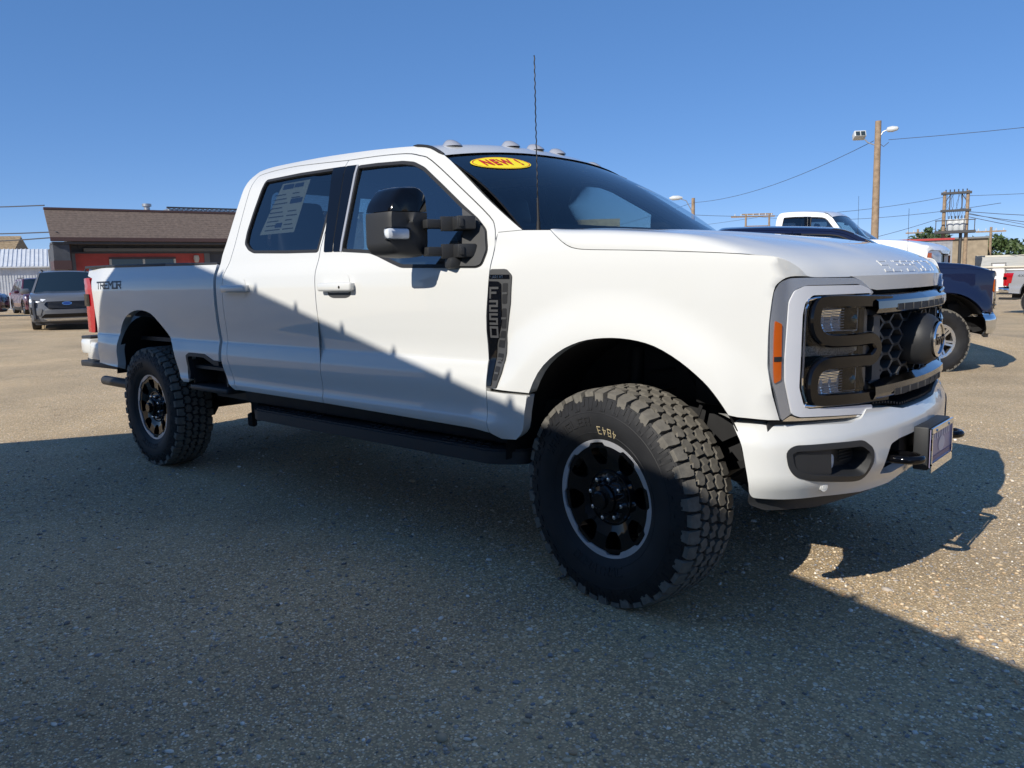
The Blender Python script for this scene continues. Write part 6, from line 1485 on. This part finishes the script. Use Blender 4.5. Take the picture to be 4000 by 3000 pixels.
    for sg in (-1,1):
        q=[(sg*a,z) for a,z in ((.50,.86),(.72,.885),(hw*.955,.875),(hw*.965,.80),(.80,.775),(.60,.80))]; lp=panel('headlamp',rnd(q,.015,2),nose,.06,.02,MT['reflector'],ns,(),(1,0,0),lift=.010)
        q=[(sg*a,z) for a,z in ((.56,.845),(.85,.86),(.86,.835),(.58,.825))]; panel('lamp_strip',rnd(q,.006,2),nose,.06,.004,MT['whitelens'],lp,(),(1,0,0),lift=.014)
        q=[(sg*a,z) for a,z in ((.60,.60),(.86,.66),(.87,.45),(.66,.42))]; panel('corner_duct',rnd(q,.02,2),nose,.08,.01,PM,ns,(),(1,0,0),lift=.02)
        q=[(sg*a,z) for a,z in ((.80,.62),(.885,.66),(.885,.46),(.84,.44))]; panel('duct_opening',rnd(q,.015,2),nose,.08,.01,MT['gloss'],ns,(),(1,0,0),lift=.024)
    panel('lower_intake',rnd([(-.56,.46),(.56,.46),(.66,.36),(-.66,.36)],.02,2),nose,.1,.01,MT['gloss'],ns,(),(1,0,0),lift=.008)
    panel('skid_strip',rnd([(-.60,.335),(.60,.335),(.50,.275),(-.50,.275)],.02,2),nose,.1,.01,MT['alloy'],ns,(),(1,0,0),lift=.014)
    panel('lower_valance',rnd([(-.88,.25),(.88,.25),(.80,.16),(-.80,.16)],.02,2),nose,.1,.04,MT['plastic'],ns,(),(1,0,0),lift=-.01)
    panel('tail_panel',rnd([(-hw*.93,.30),(hw*.93,.30),(hw*.95,.7),(hw*.88,1.05),(-hw*.88,1.05),(-hw*.95,.7)],.03,2),lambda y,z:(xr+.02+.12*(np.abs(y)/hw)**3+0*z,y+0*z,z+0*y),.15,.04,PM,root,(),(-1,0,0))
    for sg in (-1,1): MB().box((xr+.06,sg*hw*.80,.98),(.10,.30,.16),bev=.02).build('tail_lamp',[MT['red']],root)
    mb=MB(); mb.box((0,0,.45),(L-.9,W-.5,.4)); mb.build('floor_pan',[MT['dark']],root)
# ------------------------------------------------------------------ vehicles
HERO=empty('pickup_truck',(0,0,0),0,'white lifted crew-cab pickup with black wheels filling the frame','pickup')
build_pickup(HERO,MT['white'],hero=True,style='tremor',step=.045,steer=-.1346)
hero_sticker(HERO)
def gpos(x,y,dz=0): return (x,y,float(gz(x,y))+dz)
T2=empty('pickup_truck',gpos(-1.52,9.08),.52,'navy blue pickup with chrome bumper parked beyond the white truck','pickup')
build_pickup(T2,MT['navy'],style='alloy',chrome_bumper=True,lamp='old',step=.09,steer=.33)
T3=empty('pickup_truck',gpos(-3.0,12.9),.12,'plain white pickup behind the navy one, seen above the hood','pickup',scale=1.12)
build_pickup(T3,MT['white2'],style='alloy',chrome_bumper=True,lamp='old',step=.09)
def shorten(o,k=.50,x0=-.62):
    """two-door cab: everything behind the windscreen pillar is pulled forward"""
    for ch in o.children:
        if ch.name.startswith('wheel') and ch.type=='MESH' and ch.location.x<-1: ch.location.x=x0+(ch.location.x-x0)*k; continue
        if ch.type=='MESH' and not ch.name.startswith('wheel.') and ch.name!='wheel':
            n=len(ch.data.vertices); c=np.zeros(n*3); ch.data.vertices.foreach_get('co',c); c=c.reshape(-1,3); m=c[:,0]<x0; c[m,0]=x0+(c[m,0]-x0)*k; ch.data.vertices.foreach_set('co',c.ravel()); ch.data.update()
            shorten(ch,k,x0)
shorten(T3)
T4=empty('pickup_truck',gpos(1.25,25.3),-.45,'silver pickup at the right edge showing its red tail lamp','pickup',scale=.95)
build_pickup(T4,MT['silver'],style='alloy',chrome_bumper=True,lamp='old',step=.09)
panel('side_tail_lamp',rnd([(-5.06,1.03),(-4.86,1.05),(-4.78,1.39),(-5.08,1.39)],.02,2),sidemap(-1),.05,.02,MT['red'],T4,(),(0,-1,0),lift=.006)
mb=MB(); letters(mb,'4X4',.085,.075,.03,lambda u,v,w:(-4.62+u,-(float(Ys(-4.6+u,1.3))+.002+(.002 if w else -.001)),1.26+v),.9); mb.build('side_decal',[MT['decal']],T4,sharp=20)
S1=empty('parked_car',gpos(-24.5,5.55),math.radians(-19),'grey SUV facing the camera behind the white pickup tail','car')
build_suv(S1,MT['grey'])
S2=empty('parked_car',gpos(-43.0,10.6),math.radians(-8),'dark maroon SUV half hidden left of the grey SUV','car')
build_suv(S2,MT['maroon'],4.8,1.92,1.76)
S3=empty('parked_car',gpos(-39.9,6.0),math.radians(60),'dark reddish car cut off by the left edge','car')
build_suv(S3,MT['maroon'],4.5,1.82,1.50)
S4=empty('parked_car',gpos(-7.4,32.0),math.radians(5),'silver SUV between the white pickup and the silver pickup','car')
build_suv(S4,MT['silver'],4.9,1.95,1.80)
